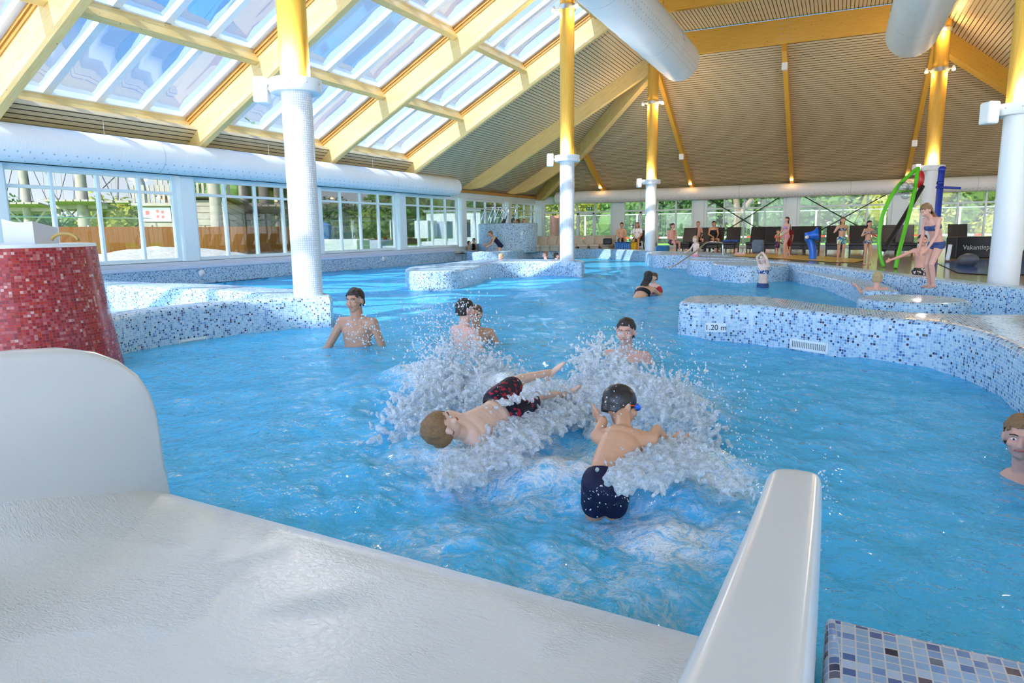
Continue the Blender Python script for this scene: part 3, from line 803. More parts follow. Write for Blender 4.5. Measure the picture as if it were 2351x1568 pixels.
# chute floor: lip at u~2.05, rises toward the camera
vs = []; fs = []; nu, nv = 26, 34
def fz(u, v):
    z = .10 + .03*(2.05-u) + .035*max(0, 1.2-u)**2
    e = max(0, -2.6-v); z += 3.2*e*e*min(max((2.1-u)/.7, 0), 1)
    return z
for i in range(nu+1):
    for j in range(nv+1):
        v = -2.86+2.76*j/nv; lip = 2.12+(-.17)*(v+2.86)/2.76
        u = -1.0+(lip+1.0)*i/nu; z = fz(u, v)
        if i == nu: z -= .03
        vs.append(P(u, v, z))
top = len(vs)
for i in range(nu+1):
    for j in range(nv+1): q = vs[i*(nv+1)+j]; vs.append(q-Z*.09-(U*.03 if i == nu else U*0))
for i in range(nu):
    for j in range(nv):
        a = i*(nv+1)+j; fs.append((a, a+nv+1, a+nv+2, a+1)[::-1]); b_ = a+top; fs.append((b_, b_+nv+1, b_+nv+2, b_+1))
for j in range(nv):
    a = nu*(nv+1)+j; fs.append((a, a+1, a+1+top, a+top)[::-1])
b = MB(); b.add(vs, [f[::-1] for f in fs]); ch = b.build('chute', M['slide_wet'], ST, 'all')
# left side panel with rounded nose; flares outward at the foot
def panel(v0, prof, th, name, rim=.03, lean=0):
    """profile (u,z) outline extruded across V with rounded edge"""
    b = MB(); n = len(prof); vs = []; fs = []
    cu = sum(p[0] for p in prof)/n; cz = sum(p[1] for p in prof)/n
    secs = [(-th/2, rim), (-th/2+rim*.3, rim*.3), (-th/2+rim, 0), (th/2-rim, 0), (th/2-rim*.3, rim*.3), (th/2, rim)]
    nor = []
    for i in range(n):
        a, c_ = prof[i-1], prof[(i+1) % n]; dx, dz = c_[0]-a[0], c_[1]-a[1]; l = math.hypot(dx, dz) or 1; nor.append((dz/l, -dx/l))
    sg = 1 if sum(prof[i][0]*prof[(i+1) % n][1]-prof[(i+1) % n][0]*prof[i][1] for i in range(n)) > 0 else -1
    for (dv, ins) in secs:
        for i in range(n): vs.append(P(prof[i][0]-nor[i][0]*ins*sg, v0+dv, prof[i][1]-nor[i][1]*ins*sg))
    for k in range(len(secs)-1):
        for i in range(n):
            j = (i+1) % n; fs.append((k*n+i, k*n+j, (k+1)*n+j, (k+1)*n+i))
    fs.append(tuple(range(n))[::-1]); fs.append(tuple((len(secs)-1)*n+i for i in range(n)))
    b.add(vs, fs); o = b.build(name, M['slide'], ST, True); bmn = bmesh.new(); bmn.from_mesh(o.data); bmesh.ops.recalc_face_normals(bmn, faces=bmn.faces); bmn.to_mesh(o.data); bmn.free(); o.data.set_sharp_from_angle(angle=R(50)); return o
pr = [(-1, .0), (-1, .95), (.6, .91), (1.3, .875), (1.55, .862), (1.72, .845), (1.84, .81), (1.94, .755), (2.02, .68), (2.07, .59), (2.095, .49), (2.105, .37), (2.11, .24), (2.11, .04)]
panel(-2.90, pr, .13, 'left_side_panel', .035)
pr = [(-1, 0), (-1, .90), (.2, .72), (.8, .66), (1.2, .63), (1.6, .61), (1.9, .6), (2.07, .595), (2.135, .575), (2.16, .53), (2.165, .45), (2.165, .05)]
def rail():
    b = MB(); n = 0; vs = []; fs = []; m = len(pr)
    secs = []
    for i, (u, z) in enumerate(pr[1:]):
        wl = -.155-.05*max(0, (1.9-u))/1.0*.6
        wr = 0.0-.012*max(0, u-1.7)
        secs.append((u, z, wl, wr))
    prof = lambda u, z, wl, wr: [P(u, wl-.03, 0.02), P(u, wl-.012, z-.1), P(u, wl-.004, z-.03), P(u, wl+.012, z-.008), P(u, wl+.035, z), P(u, wr-.03, z), P(u, wr-.01, z-.006), P(u, wr, z-.025), P(u, wr+.004, z-.1), P(u, wr+.01, 0.02)]
    secs = secs[:-4] + [(2.10, .593, -.15, -.006), (2.135, .582, -.14, -.014), (2.158, .56, -.125, -.03), (2.166, .52, -.11, -.045)]
    for s_ in secs: vs += prof(*s_)
    k = 10
    for i in range(len(secs)-1):
        for j in range(k-1): a = i*k+j; fs.append((a, a+1, a+k+1, a+k))
    e = (len(secs)-1)*k; fs.append(tuple(e+j for j in range(k)))
    b.add(vs, fs); o = b.build('right_side_rail', M['slide'], ST, True); bmn = bmesh.new(); bmn.from_mesh(o.data); bmesh.ops.recalc_face_normals(bmn, faces=bmn.faces); bmn.to_mesh(o.data); bmn.free()
    sb = o.modifiers.new('s', 'SUBSURF'); sb.levels = 1; sb.render_levels = 2
rail()
b = MB(); b.bar(P(-.9, -2.832, .5), P(-.9, -2.832, .51), .01, .01)
# coping right of the slide
o = solid('near_pool_coping', [(.02, 1.6), (1.5, 1.575), (4.5, 1.55), (4.5, -1.5), (.02, -1.5)], -1.3, .43, .035, M['mosaic_big'], .15, False)
basin(o, 'near mosaic coping beside the white slide rail')
o = solid('slide_plinth', [(-3.2, 1.5), (-.05, 1.5), (-.05, -1.5), (-3.2, -1.5)], -1.3, .0, .01, M['mosaic_big'], .2, False); basin(o, 'mosaic plinth hidden under the white chute')

# ------------------------------------------------------------------ water
rnd2 = random.Random(3)
WV = []
for k in range(46):
    L = .22*(1.13**(k % 22))*rnd2.uniform(.8, 1.25); a = rnd2.uniform(0, 2*PI) if k % 3 else rnd2.gauss(-.6, .5)
    WV.append((2*PI/L*math.cos(a), 2*PI/L*math.sin(a), rnd2.uniform(0, 2*PI), .0042*L**.85))
CH = [(onz(1200, 1060, 0), 1.1, 1.05), (onz(1130, 890, 0), 1.4, 1.05), (onz(1450, 920, 0), 1.25, 1.1), (onz(1350, 1330, 0), .9, .85), (onz(800, 1130, 0), .8, .68), (onz(1650, 1130, 0), .6, .95), (onz(1520, 1220, 0), .8, .95), (onz(1000, 1230, 0), .8, .85), (onz(950, 1050, 0), .7, .8), (onz(1330, 1140, 0), .35, .2)]
def churn(x, y):
    s_ = 0
    for c_, r_, a in CH:
        d2 = ((x-c_.x)**2+(y-c_.y)**2)/(r_*r_); s_ = max(s_, a*math.exp(-d2*1.1))
    return s_
def ridge(x, y):
    """thrown-up froth hills around the two boys"""
    h = 0
    for (c_, rx, ry, a, hh) in RID:
        dx, dy = x-c_.x, y-c_.y; X = dx*math.cos(a)+dy*math.sin(a); Y = -dx*math.sin(a)+dy*math.cos(a)
        h += hh*math.exp(-(X/rx)**2-(Y/ry)**2)
    return h
def RG(x, y, rx, ry, a, h): return (onz(x, y, 0), rx, ry, a, h)
RID = [RG(1180, 1080, .55, .16, -.1, .1), RG(1540, 1090, .35, .2, .3, .1), RG(1290, 1150, .5, .4, 0, -.07), RG(1380, 1165, .3, .2, 0, -.01), RG(1110, 915, .9, .32, -.35, .26), RG(1440, 940, .62, .3, -.5, .27), RG(1000, 990, .4, .3, 0, .06)]
def wz(x, y):
    z = 0
    for kx, ky, ph, am in WV: z += am*math.sin(kx*x+ky*y+ph)
    c_ = churn(x, y); z *= .75+1.1*c_
    if c_ > .05:
        z += c_*.05*(noise.fractal((x*4, y*4, 0), 1, 2, 4)) + c_*.012*noise.noise((x*16, y*16, 3))
    return z + ridge(x, y)
xs = []; ys = []
import itertools
# polar grid about the viewer, clipped to the basin
vs = []; fs = []; at = []; NR, NA = 430, 330
r0_, r1_ = .9, 44
a0_, a1_ = math.atan2(cF.y, cF.x)-R(42), math.atan2(cF.y, cF.x)+R(42)
for i in range(NR+1):
    r_ = 1/(1/r0_+(1/r1_-1/r0_)*i/NR)
    for j in range(NA+1):
        a = a0_+(a1_-a0_)*j/NA; x = r_*math.cos(a); y = r_*math.sin(a)
        x = min(max(x, -15.44), 13.5); y = min(y, 36.0)
        z = wz(x, y) if r_ < 26 else 0
        if y < 1.62: z = min(z, .02)
        vs.append((x, y, z)); at.append(churn(x, y)+max(ridge(x, y), 0)*2)
for i in range(NR):
    for j in range(NA):
        a = i*(NA+1)+j; fs.append((a, a+1, a+NA+2, a+NA+1))
me = bpy.data.meshes.new('pool_water'); me.from_pydata(vs, [], fs)
al = me.attributes.new('churn', 'FLOAT', 'POINT'); al.data.foreach_set('value', at); me.update()
bmn = bmesh.new(); bmn.from_mesh(me); bmesh.ops.remove_doubles(bmn, verts=bmn.verts, dist=1e-5); 
if sum(f.normal.z for f in bmn.faces) < 0: bmesh.ops.reverse_faces(bmn, faces=bmn.faces)
bmn.to_mesh(me); bmn.free()
def water_mat():
    t = NT('pool_water'); pos = t.pos()
    at_ = t.n('Attribute'); at_.attribute_name = 'churn'; ch_ = at_.outputs['Fac']
    mp = t.n('Mapping'); t.l(pos, mp.inputs[0]); mp.inputs['Scale'].default_value = (1, 1, 1)
    n1 = t.noise(mp.outputs[0], 3.2, 3, .55, .6); n2 = t.noise(mp.outputs[0], 11, 3, .6, .8)
    nf = t.noise(mp.outputs[0], 60, 2, .6, .3)
    h = t.math('ADD', t.math('MULTIPLY', n1, .9), t.math('MULTIPLY', n2, .5)); h = t.math('ADD', h, t.math('MULTIPLY', t.math('MULTIPLY', nf, ch_), .3))
    nm = t.bump(h, .85, .085)
    # foam streaks: ridged noise, thicker where the water is churned
    f1 = t.noise(mp.outputs[0], 6.5, 6, .72, 1.6); f2 = t.noise(mp.outputs[0], 2.2, 3, .6, 1.0); f3 = t.noise(mp.outputs[0], 38, 3, .7, .5)
    rg = t.math('SUBTRACT', 1., t.math('MULTIPLY', t.math('ABSOLUTE', t.math('SUBTRACT', f1, .5)), 5.))
    v = t.math('ADD', t.math('MULTIPLY', rg, .42), t.math('MULTIPLY', f2, .6)); v = t.math('ADD', v, t.math('MULTIPLY', f3, .45))
    v = t.math('ADD', t.math('MULTIPLY', ch_, 1.15), t.math('SUBTRACT', v, 1.6))
    foam = t.math('MULTIPLY', v, 2.3, clamp=True)
    tr = t.n('BsdfTransparent'); tr.inputs[0].default_value = WT
    df = t.n('BsdfDiffuse'); df.inputs[0].default_value = WD
    body = t.n('MixShader'); body.inputs[0].default_value = WM; t.l(tr.outputs[0], body.inputs[1]); t.l(df.outputs[0], body.inputs[2])
    gl = t.n('BsdfGlossy'); gl.inputs['Roughness'].default_value = .03; t.l(nm, gl.inputs['Normal'])
    fr = t.n('Fresnel'); fr.inputs[0].default_value = 1.33; t.l(nm, fr.inputs['Normal'])
    fd = t.n('BsdfDiffuse'); t.l(t.mix(foam, rgb(120, 196, 236), rgb(236, 244, 250)), fd.inputs[0]); t.l(t.bump(f3, .6, .02), fd.inputs['Normal'])
    w1_ = t.n('MixShader'); t.l(foam, w1_.inputs[0]); t.l(body.outputs[0], w1_.inputs[1]); t.l(fd.outputs[0], w1_.inputs[2])
    w2_ = t.n('MixShader'); t.l(t.math('MULTIPLY', fr.outputs[0], .9, clamp=True), w2_.inputs[0]); t.l(w1_.outputs[0], w2_.inputs[1]); t.l(gl.outputs[0], w2_.inputs[2])
    return t.done(w2_)
WT = (.46, .90, .97, 1); WD = (.09, .59, .98, 1); WM = .8
M['water'] = water_mat()
me.materials.append(M['water']); wo = bpy.data.objects.new('pool_water', me); COL.objects.link(wo)
me.polygons.foreach_set('use_smooth', [True]*len(me.polygons))
tag(wo, 'bright turquoise pool water with ripples and churned foam', 'water', None, 'stuff')
# ================================================================== outdoors
def leaf_mat(name, a, b_, c_):
    t = NT(name); oi = t.n('ObjectInfo'); g = t.pos(); n = t.noise(g, 1.3, 3, .6); n2 = t.noise(g, 7, 4, .8)
    col = t.mix(n, a, b_); col = t.mix(t.math('MULTIPLY', n2, .55), col, c_)
    d = t.bsdf(col, .6, 0, .3); tl = t.n('BsdfTranslucent'); t.l(col, tl.inputs[0])
    mx = t.n('MixShader'); mx.inputs[0].default_value = .35; t.l(d.outputs[0], mx.inputs[1]); t.l(tl.outputs[0], mx.inputs[2]); return t.done(mx)
M['leaf'] = leaf_mat('green_leaves', rgb(62, 96, 38), rgb(100, 136, 56), rgb(140, 168, 84))
M['leaf2'] = leaf_mat('dark_leaves', rgb(46, 84, 44), rgb(80, 122, 66), rgb(120, 150, 88))
M['leaf3'] = leaf_mat('yellow_green_leaves', rgb(112, 124, 40), rgb(156, 156, 56), rgb(196, 184, 84))
M['bark'] = simple('bark', rgb(128, 108, 86), .9, var=.2, vscale=3, bump=.5, bscale=14)
M['grey_wood'] = simple('weathered_wood', rgb(158, 146, 128), .8, var=.15, vscale=4, bump=.3)
M['lawn'] = simple('lawn', rgb(128, 190, 48), .9, var=.18, vscale=.6, bump=.6, bscale=30)
def tree(base, h, w, label, leaf='leaf', n=1100, seed=0, trunk=.25, lo=.25, size=.24, cat='tree', group='trees beyond the fence'):
    r_ = random.Random(seed*77+5); base = Vector(base); t = empty('leafy_tree' if cat == 'tree' else 'leafy_bush', base, 0, label, cat, group)
    blobs = []
    for k in range(9):
        a = r_.uniform(0, 2*PI); rr = r_.uniform(0, .32)*w; s_ = w*.34*(1.1-.5*abs(k/8-.35)); z = min(h*(lo+.12+(.95-lo-.2)*(k/8)), h-s_*r_.uniform(.85, 1.1))
        blobs.append((base+Vector((math.cos(a)*rr, math.sin(a)*rr, z)), s_))
    core = MB()
    for c_, s_ in blobs: core.ell(c_, Vector((s_*.62, 0, 0)), Vector((0, s_*.62, 0)), Vector((0, 0, s_*.6)), 8, 6)
    vs = []; fs = []
    for i in range(n):
        c_, s_ = r_.choice(blobs); d = Vector((r_.gauss(0, 1), r_.gauss(0, 1), r_.gauss(0, 1))).normalized()
        p = c_+Vector((d.x, d.y, d.z*.95))*s_*r_.uniform(.7, 1.12); a = Vector((r_.gauss(0, 1), r_.gauss(0, 1), r_.gauss(0, .6))).normalized(); b_ = a.cross(d+Vector((0, 0, .2))).normalized()
        sz = size*r_.uniform(.5, 1.2); k = len(vs); vs += [p-a*sz, p-b_*sz*.5, p+a*sz, p+b_*sz*.5]; fs.append((k, k+1, k+2, k+3))
    core.add(vs, fs); core.build('crown', M[leaf], t)
    if trunk:
        b = MB(); b.tube([base-Z*.3, base+Vector((.1, .05, h*.3)), base+Vector((-.1, 0, h*.6))], trunk, 8, True, [trunk*1.2, trunk, trunk*.5])
        for k in (2, 4, 5, 7): b.tube([base+Z*h*.32, (base+Z*h*.4+blobs[k][0])/2, blobs[k][0]], .05, 5, True, [trunk*.5, trunk*.3, trunk*.15])
        b.build('trunk', M['bark'], t)
    return t
GZ = .32
b = MB(); b.add([(-160, -30, GZ), (-16.05, -30, GZ), (-16.05, 37, GZ), (60, 37, GZ), (60, 150, GZ), (-160, 150, GZ)], [(0, 1, 2, 3, 4, 5)][::1]); o = b.build('ground', M['lawn'])
bmn = bmesh.new(); bmn.from_mesh(o.data); bmesh.ops.triangulate(bmn, faces=bmn.faces); bmesh.ops.recalc_face_normals(bmn, faces=bmn.faces); bmn.to_mesh(o.data); bmn.free(); structure(o)
def onv(x, y, v):
    d = ray(x, y); return CAM+d*((v-CAM.x)/d.x)
def onu(x, y, u):
    d = ray(x, y); return CAM+d*((u-CAM.y)/d.y)
# left: trees beyond the rope course
LT = [(25, 66, 4.9, 6, 'leaf', 'first window, far left'), (95, 70, 3.9, 5, 'leaf2', 'first window, between the first two poles'), (165, 75, 3.6, 6, 'leaf', 'first window, middle'), (265, 62, 4.6, 6, 'leaf3', 'first window, right of the second pole'), (330, 66, 4.0, 5, 'leaf', 'first window, beside the leaning pole'),
      (470, 60, 9, 8, 'leaf', 'second window, behind the wooden tower'), (545, 56, 9, 7, 'leaf2', 'second window, middle'), (620, 55, 9.5, 8, 'leaf', 'second window, right'),
      (752, 66, 4.5, 7, 'leaf2', 'third window, left edge'), (800, 68, 4.2, 5, 'leaf', 'third window, middle'), (838, 64, 3.4, 5, 'leaf2', 'third window, low and round'), (888, 56, 4.9, 6, 'leaf', 'third window, tall one on the right'),
      (945, 62, 4.4, 6, 'leaf2', 'fourth window, left'), (985, 60, 4.2, 6, 'leaf', 'fourth window, middle'), (1038, 56, 4.6, 7, 'leaf', 'fourth window, right above the white building'), (1095, 62, 8, 8, 'leaf3', 'fifth window, left'), (1140, 60, 8, 7, 'leaf', 'fifth window, right'), (1200, 60, 8, 8, 'leaf3', 'sixth window, left'), (1240, 58, 7, 7, 'leaf', 'sixth window, at the corner')]
for i, (x, d, h, w_, m, lb) in enumerate(LT):
    p = CAM+ray(x, 540)*d; tree((p.x, p.y, GZ), h, w_, 'green tree seen through the %s' % lb, m, 900, i+1, .2, .1, .3)
# orange board fence
fa, fb = onv(40, 560, -27), onv(668, 560, -27); n = int((fb-fa).length/2.4)
t0 = None
for k in range(n):
    a = fa+(fb-fa)*k/n; c_ = fa+(fb-fa)*(k+1)/n; mid = (a+c_)/2
    if t0 is None:
        t0 = empty('board_fence', (mid.x, mid.y, GZ), 0, 'orange brown upright board fence panel beyond the left windows', 'fence', 'orange board fence panels'); b = MB(); L = (c_-a).length
        r_ = random.Random(4)
        nb = 12
        for j in range(nb): b.box((mid.x+r_.uniform(-.01, .01), mid.y-L/2+L*(j+.5)/nb, GZ+.68), Z*.68, U*(L/nb/2-.006), V*.015)
        t0.location = (mid.x, mid.y, GZ); b.build('boards', wood('cedar_boards', rgb(232, 132, 72), rgb(196, 96, 44), False), t0)
        b = MB(); b.box((mid.x-.05, mid.y+L/2, GZ+.7), Z*.72, U*.05, V*.04); b.box((mid.x-.04, mid.y, GZ+.3), U*L/2, V*.03, Z*.04); b.build('post', M['grey_wood'], t0)
    else:
        q = copy_tree(t0); q.location = (mid.x, mid.y, GZ)
# sandy mound
def mound(c_, rx, ry, h, label, seed, m):
    vs = []; fs = []; n, k = 26, 14
    for i in range(k+1):
        for j in range(n):
            a = 2*PI*j/n; r_ = i/k; x = c_.x+math.cos(a)*rx*r_; y = c_.y+math.sin(a)*ry*r_
            z = GZ-.05+h*(math.cos(r_*PI)*.5+.5)+(.1*noise.noise((x*1.3, y*1.3, seed))+.06*noise.noise((x*4, y*4, seed)))*(1-r_)*1.3
            vs.append((x, y, z))
    for i in range(k):
        for j in range(n): fs.append((i*n+j, i*n+(j+1) % n, (i+1)*n+(j+1) % n, (i+1)*n+j))
    b = MB(); b.add(vs, [f[::-1] for f in fs]); o = b.build('sand_mound', m, None, 'all'); bmn = bmesh.new(); bmn.from_mesh(o.data); bmesh.ops.remove_doubles(bmn, verts=bmn.verts, dist=1e-4); bmesh.ops.recalc_face_normals(bmn, faces=bmn.faces); bmn.to_mesh(o.data); bmn.free(); tag(o, label, 'mound')
ms = simple('pale_sand_rubble', rgb(176, 168, 152), .95, var=.3, vscale=7, bump=1, bscale=18)
c_ = onv(380, 590, -20.5); mound(Vector((c_.x, c_.y, 0)), 3.6, 6.5, .62, 'pale mound of rubble and sand outside the left windows', 2, ms)
# rope course
def pole(x, d, ztop, label, lean=0, r_=.22, platform=None, plz=None):
    p = CAM+ray(x, 535)*d; t = empty('rope_course_pole', (p.x, p.y, GZ), 0, label, 'pole', 'rope course poles')
    b = MB(); b.tube([(p.x, p.y, GZ-.1), (p.x+lean*.5, p.y, GZ+(ztop-GZ)*.5), (p.x+lean, p.y, ztop)], r_, 12, True, [r_*1.15, r_, r_*.9]); b.build('trunk', M['grey_wood'], t, True)
    if plz:
        b = MB(); q = Vector((p.x, p.y, plz))
        for k in range(7): b.box(q+cR*(-1.2+.4*k), cF*1.1, cR*.17, Z*.05)
        b.box(q-Z*.14, cR*1.4, cF*.08, Z*.1); b.box(q-Z*.14+cF*.6, cR*1.4, cF*.08, Z*.1)
        for s_ in (-1, 1): b.bar(q+cR*s_*1.1-Z*.1, q-Z*1.1+cR*s_*.15, .1, .1)
        b.build('platform', M['grey_wood'], t)
        b = MB(); 
        for k in range(4): b.tube([q+cR*(-1.3+.85*k)+Z*.05, q+cR*(-1.3+.85*k)*.4+Z*2.2], .018, 5)
        b.build('guy_ropes', M['black'], t)
    return p
dP = 38
pole(70, dP, 5.3, 'weathered rope course pole with low platform, leftmost one', 0, .24, True, 2.95)
pole(196, dP, 5.3, 'weathered rope course pole with broad platform in the second pane', .1, .3, True, 3.05)
pole(352, dP-1, 5.3, 'thick leaning rope course pole at the right of the first window', -1.0, .3)
pole(500, 34, 5.3, 'rope course pole in front of the wooden tower', 0, .28)
pole(566, 38, 5.3, 'rope course pole with platform in the middle of the second window', 0, .26, True, 2.75)
pole(612, 38, 5.3, 'rope course pole with platform at the right of the second window', 0, .28, True, 2.65)
pole(642, 42, 5.3, 'rope course pole beside the white tiled column', 0, .2)
def rope(pts, label, r_=.03, sag=0):
    b = MB(); q = [CAM+ray(x, y)*dP for x, y in pts]; b.tube(q, r_, 5); tag(b.build('rope', M['black']), label, 'rope', 'thin ropes of the climbing course')
rope([(105, 395), (122, 440), (150, 500)], 'thin slanting rope just right of the first pole'); rope([(270, 400), (236, 432)], 'short slanting rope in the third upper pane')
rope([(138, 524), (186, 470)], 'slanting prop rope below the broad platform'); rope([(271, 400), (271, 460)], 'single upright rope in the third pane')
rope([(232, 400), (262, 458), (238, 480)], 'bent rope left of the upright rope'); rope([(285, 400), (308, 470)], 'rope slanting right of the upright rope')
def swing(x, y, label):
    b = MB(); p = CAM+ray(x, y)*dP; b.box(p, cR*.38, cF*.15, Z*.06)
    for s_ in (-1, 1): b.tube([p+cR*s_*.33, p+cR*s_*.3+Z*2.6], .015, 5)
    tag(b.build('rope_swing', M['grey_wood']), label, 'swing', 'hanging plank steps')
for x, y, lb in ((118, 458, 'just right of the first platform'), (160, 462, 'left of the broad platform'), (246, 464, 'left of the bent rope'), (283, 464, 'right of the bent rope')): swing(x, y, 'small plank step hanging on two ropes, '+lb)
# wooden tower
p = CAM+ray(478, 530)*36; t = empty('wooden_tower', (p.x, p.y, GZ), 0, 'grey boarded wooden tower with railed deck beyond the second window', 'tower')
b = MB()
for k in range(8): b.box(Vector((p.x, p.y, GZ+.15+.32*k)), cR*1.55, cF*1.2, Z*.15)
b.build('boarded_wall', M['grey_wood'], t)
b = MB(); b.box((p.x, p.y, 3.05), cR*1.9, cF*1.5, Z*.08); b.build('deck', M['grey_wood'], t)
b = MB()
for k in range(15): b.box(Vector((p.x, p.y, 3.6))+cR*(-1.8+.257*k)-cF*1.4, Z*.5, cR*.06, cF*.03)
b.box(Vector((p.x, p.y, 4.1))-cF*1.4, cR*1.9, cF*.05, Z*.05); b.build('railing', M['grey_wood'], t)
p = CAM+ray(383, 530)*35; t = empty('wooden_tower', (p.x, p.y, GZ), 0, 'smaller boarded tower with white sign panel at the right of the first window', 'tower')
b = MB()
for k in range(6): b.box(Vector((p.x, p.y, GZ+.15+.3*k)), cR*.75, cF*.8, Z*.14)
b.box((p.x, p.y, 2.65), cR*1.1, cF*1.1, Z*.07); b.build('boarded_wall', M['grey_wood'], t)
b = MB()
for k in range(9): b.box(Vector((p.x, p.y, 3.15))+cR*(-1.0+.25*k)-cF*1.0, Z*.45, cR*.06, cF*.03)
b.build('railing', M['grey_wood'], t)
b = MB(); q = Vector((p.x, p.y, 2.2))-cF*.85+cR*.0; b.box(q, cR*.7, Z*.34, cF*.02); sg = b.build('sign_panel', M['white'], t)
b = MB(); 
for k, (dx, dz) in enumerate(((.05, .15), (.05, -.1), (.3, .12), (.3, -.12))): b.box(q+cR*dx+Z*dz-cF*.025, cR*.07, Z*.07, cF*.005)
b.box(q-cR*.45+Z*.08-cF*.025, cR*.1, Z*.1, cF*.005); b.build('sign_marks', simple('sign_red', rgb(196, 90, 80), .5), sg)
# wire fences
M['wire'] = None
def wire_mat():
    t = NT('wire_mesh'); g = t.pos(); mp = t.n('Mapping'); t.l(g, mp.inputs[0]); mp.inputs['Rotation'].default_value = (0, R(45), 0)
    sp = t.n('SeparateXYZ'); t.l(mp.outputs[0], sp.inputs[0])
    tr = t.n('BsdfTransparent'); d = t.bsdf(rgb(200, 204, 204), .4, .3)
    mx = t.n('MixShader'); mx.inputs[0].default_value = .035; t.l(tr.outputs[0], mx.inputs[1]); t.l(d.outputs[0], mx.inputs[2]); return t.done(mx)
M['wire'] = wire_mat()
def wire_fence(a, c_, ztop, step, label):
    a = Vector(a); c_ = Vector(c_); t = empty('wire_fence', a, 0, label, 'fence'); d = (c_-a); n = max(1, int(d.length/step))
    b = MB(); b.tube([(a.x, a.y, ztop), (c_.x, c_.y, ztop)], .035, 6); b.build('top_rail', M['grey_steel'], t, True)
    for k in range(n+1):
        q = a+d*k/n; b = MB(); b.tube([(q.x, q.y, GZ), (q.x, q.y, ztop+.04)], .05, 6); b.build('post', M['white'], t, True)
    b = MB(); s_ = d.normalized().cross(Z)*.01; m_ = (a+c_)/2; b.box((m_.x, m_.y, (ztop+GZ)/2), d/2, Z*(ztop-GZ)/2, s_); b.build('mesh', M['wire'], t)
fa = onv(-20, 497, -31); fb = onv(1060, 500, -31)
wire_fence((fa.x, fa.y, GZ), (-31, 62, GZ), fa.z, 4.4, 'tall wire mesh fence beyond the left windows'); 
fz_ = onu(1500, 492, 43)
wire_fence((-22, 43, GZ), (16, 43, GZ), fz_.z, 3.4, 'tall wire mesh fence with pale posts behind the back lawn')
# dense hedge of trees behind the back windows
HB = [(-21, 'leaf3'), (-17.5, 'leaf3'), (-14.5, 'leaf'), (-11.5, 'leaf2'), (-8.5, 'leaf2'), (-5.5, 'leaf'), (-2.5, 'leaf2'), (.5, 'leaf'), (3.5, 'leaf3'), (6.5, 'leaf'), (9.5, 'leaf3'), (12.5, 'leaf')]
hl_ = ['left of the corner', 'just right of the hall corner', 'behind the exit door', 'right of the exit door', 'left of the far slim column', 'right of the far slim column', 'behind the left crossed rods', 'between the two crossed bays', 'behind the right crossed rods', 'behind the green arch', 'behind the two toned mast', 'behind the right edge column']
for i, (x, m) in enumerate(HB): tree((x, 46.5+(i % 2)*1.6, GZ), 4.9+(i*7 % 5)*.35, 5.6, 'dense leafy tree behind the back windows, '+hl_[i], m, 2600, 50+i, .2, .0, .17, 'tree', 'dense trees behind the back fence')
b = MB(); q = onu(1690, 500, 44.5); b.tube([(q.x, q.y, GZ), (q.x+.1, q.y, 2.2), (q.x-.4, q.y, 5)], .22, 8, True, [.28, .2, .14]); b.tube([(q.x+.1, q.y, 2.0), (q.x+1, q.y, 3.2), (q.x+1.5, q.y, 5)], .1, 8, True, [.16, .12, .1]); tag(b.build('bare_trunk', M['bark'], None, True), 'pale forked trunk seen through the crossed rods bay', 'tree')
# white cabin, boxes, sundries
def cube_thing(name, c_, h, m, label, cat, bev=.02, group=None, ax=None):
    b = MB(); ax = ax or (U, V); b.box(c_, ax[0]*h[1], ax[1]*h[0], Z*h[2]); o = b.build(name, M[m] if isinstance(m, str) else m, None, False, bev); return tag(o, label, cat, group)
p = CAM+ray(1066, 530)*50; t = empty('white_cabin', (p.x, p.y, GZ), 0, 'white flat roofed cabin on the lawn beyond the left windows', 'building')
b = MB(); b.box((p.x, p.y, GZ+1.2), U*1.6, V*2.2, Z*1.2); b.build('walls', M['white'], t); b = MB(); b.box((p.x, p.y, GZ+2.45), U*1.75, V*2.35, Z*.07); b.build('roof', M['grey_steel'], t)
b = MB(); q = Vector((p.x, p.y, GZ+1.2))-U*1.62+V*1.0; b.box(q, V*.4, Z*.6, U*.02); b.build('window', M['black'], t)
for (x, y, d, w_, h, m, lb) in ((1005, 528, 40, .75, .5, 'sill', 'pale grey pump box on legs outside the fourth window'), (978, 527, 39, .45, .5, 'white', 'white box standing left of the grey pump box'), (774, 568, 33, 1.6, .35, 'white', 'low white outdoor basin wall outside the third window, left'), (840, 567, 36, 1.3, .3, 'sill', 'low grey white basin wall outside the third window, right'), (960, 572, 34, 1.8, .16, 'sill', 'low pale blue pool edge outside the fourth window'), (1020, 560, 36, 1.1, .14, 'white', 'low white slab below the pump box')):
    p = CAM+ray(x, y)*d; z0 = GZ; hh = max(h, .12); zc = p.z if p.z-hh > GZ else GZ+hh
    o = cube_thing('outdoor_box', Vector((p.x, p.y, zc)), (w_, .5, hh), m, lb, 'box', .03)
    if zc-hh > GZ+.05:
        b = MB()
        for s_ in (-1, 1): b.box((p.x+s_*w_*.8, p.y, (zc-hh+GZ)/2), Z*(zc-hh-GZ)/2, U*.05, V*.05)
        b.build('leg', M['white'], o)
p = CAM+ray(744, 530)*44; b = MB(); b.lathe((p.x, p.y, GZ), [(.5, 0), (.55, 1.2), (.5, 1.5), (.02, 1.7)], 16); tag(b.build('blue_bin', simple('blue_plastic', rgb(70, 140, 210), .4), None, True), 'light blue round bin outside the third window', 'bin')
p = CAM+ray(797, 524)*60; cube_thing('shed', Vector((p.x, p.y, GZ+.6)), (1.9, 1, 1.0), simple('shed_wall', rgb(190, 186, 176), .7), 'small pale shed between the trees of the third window', 'building')
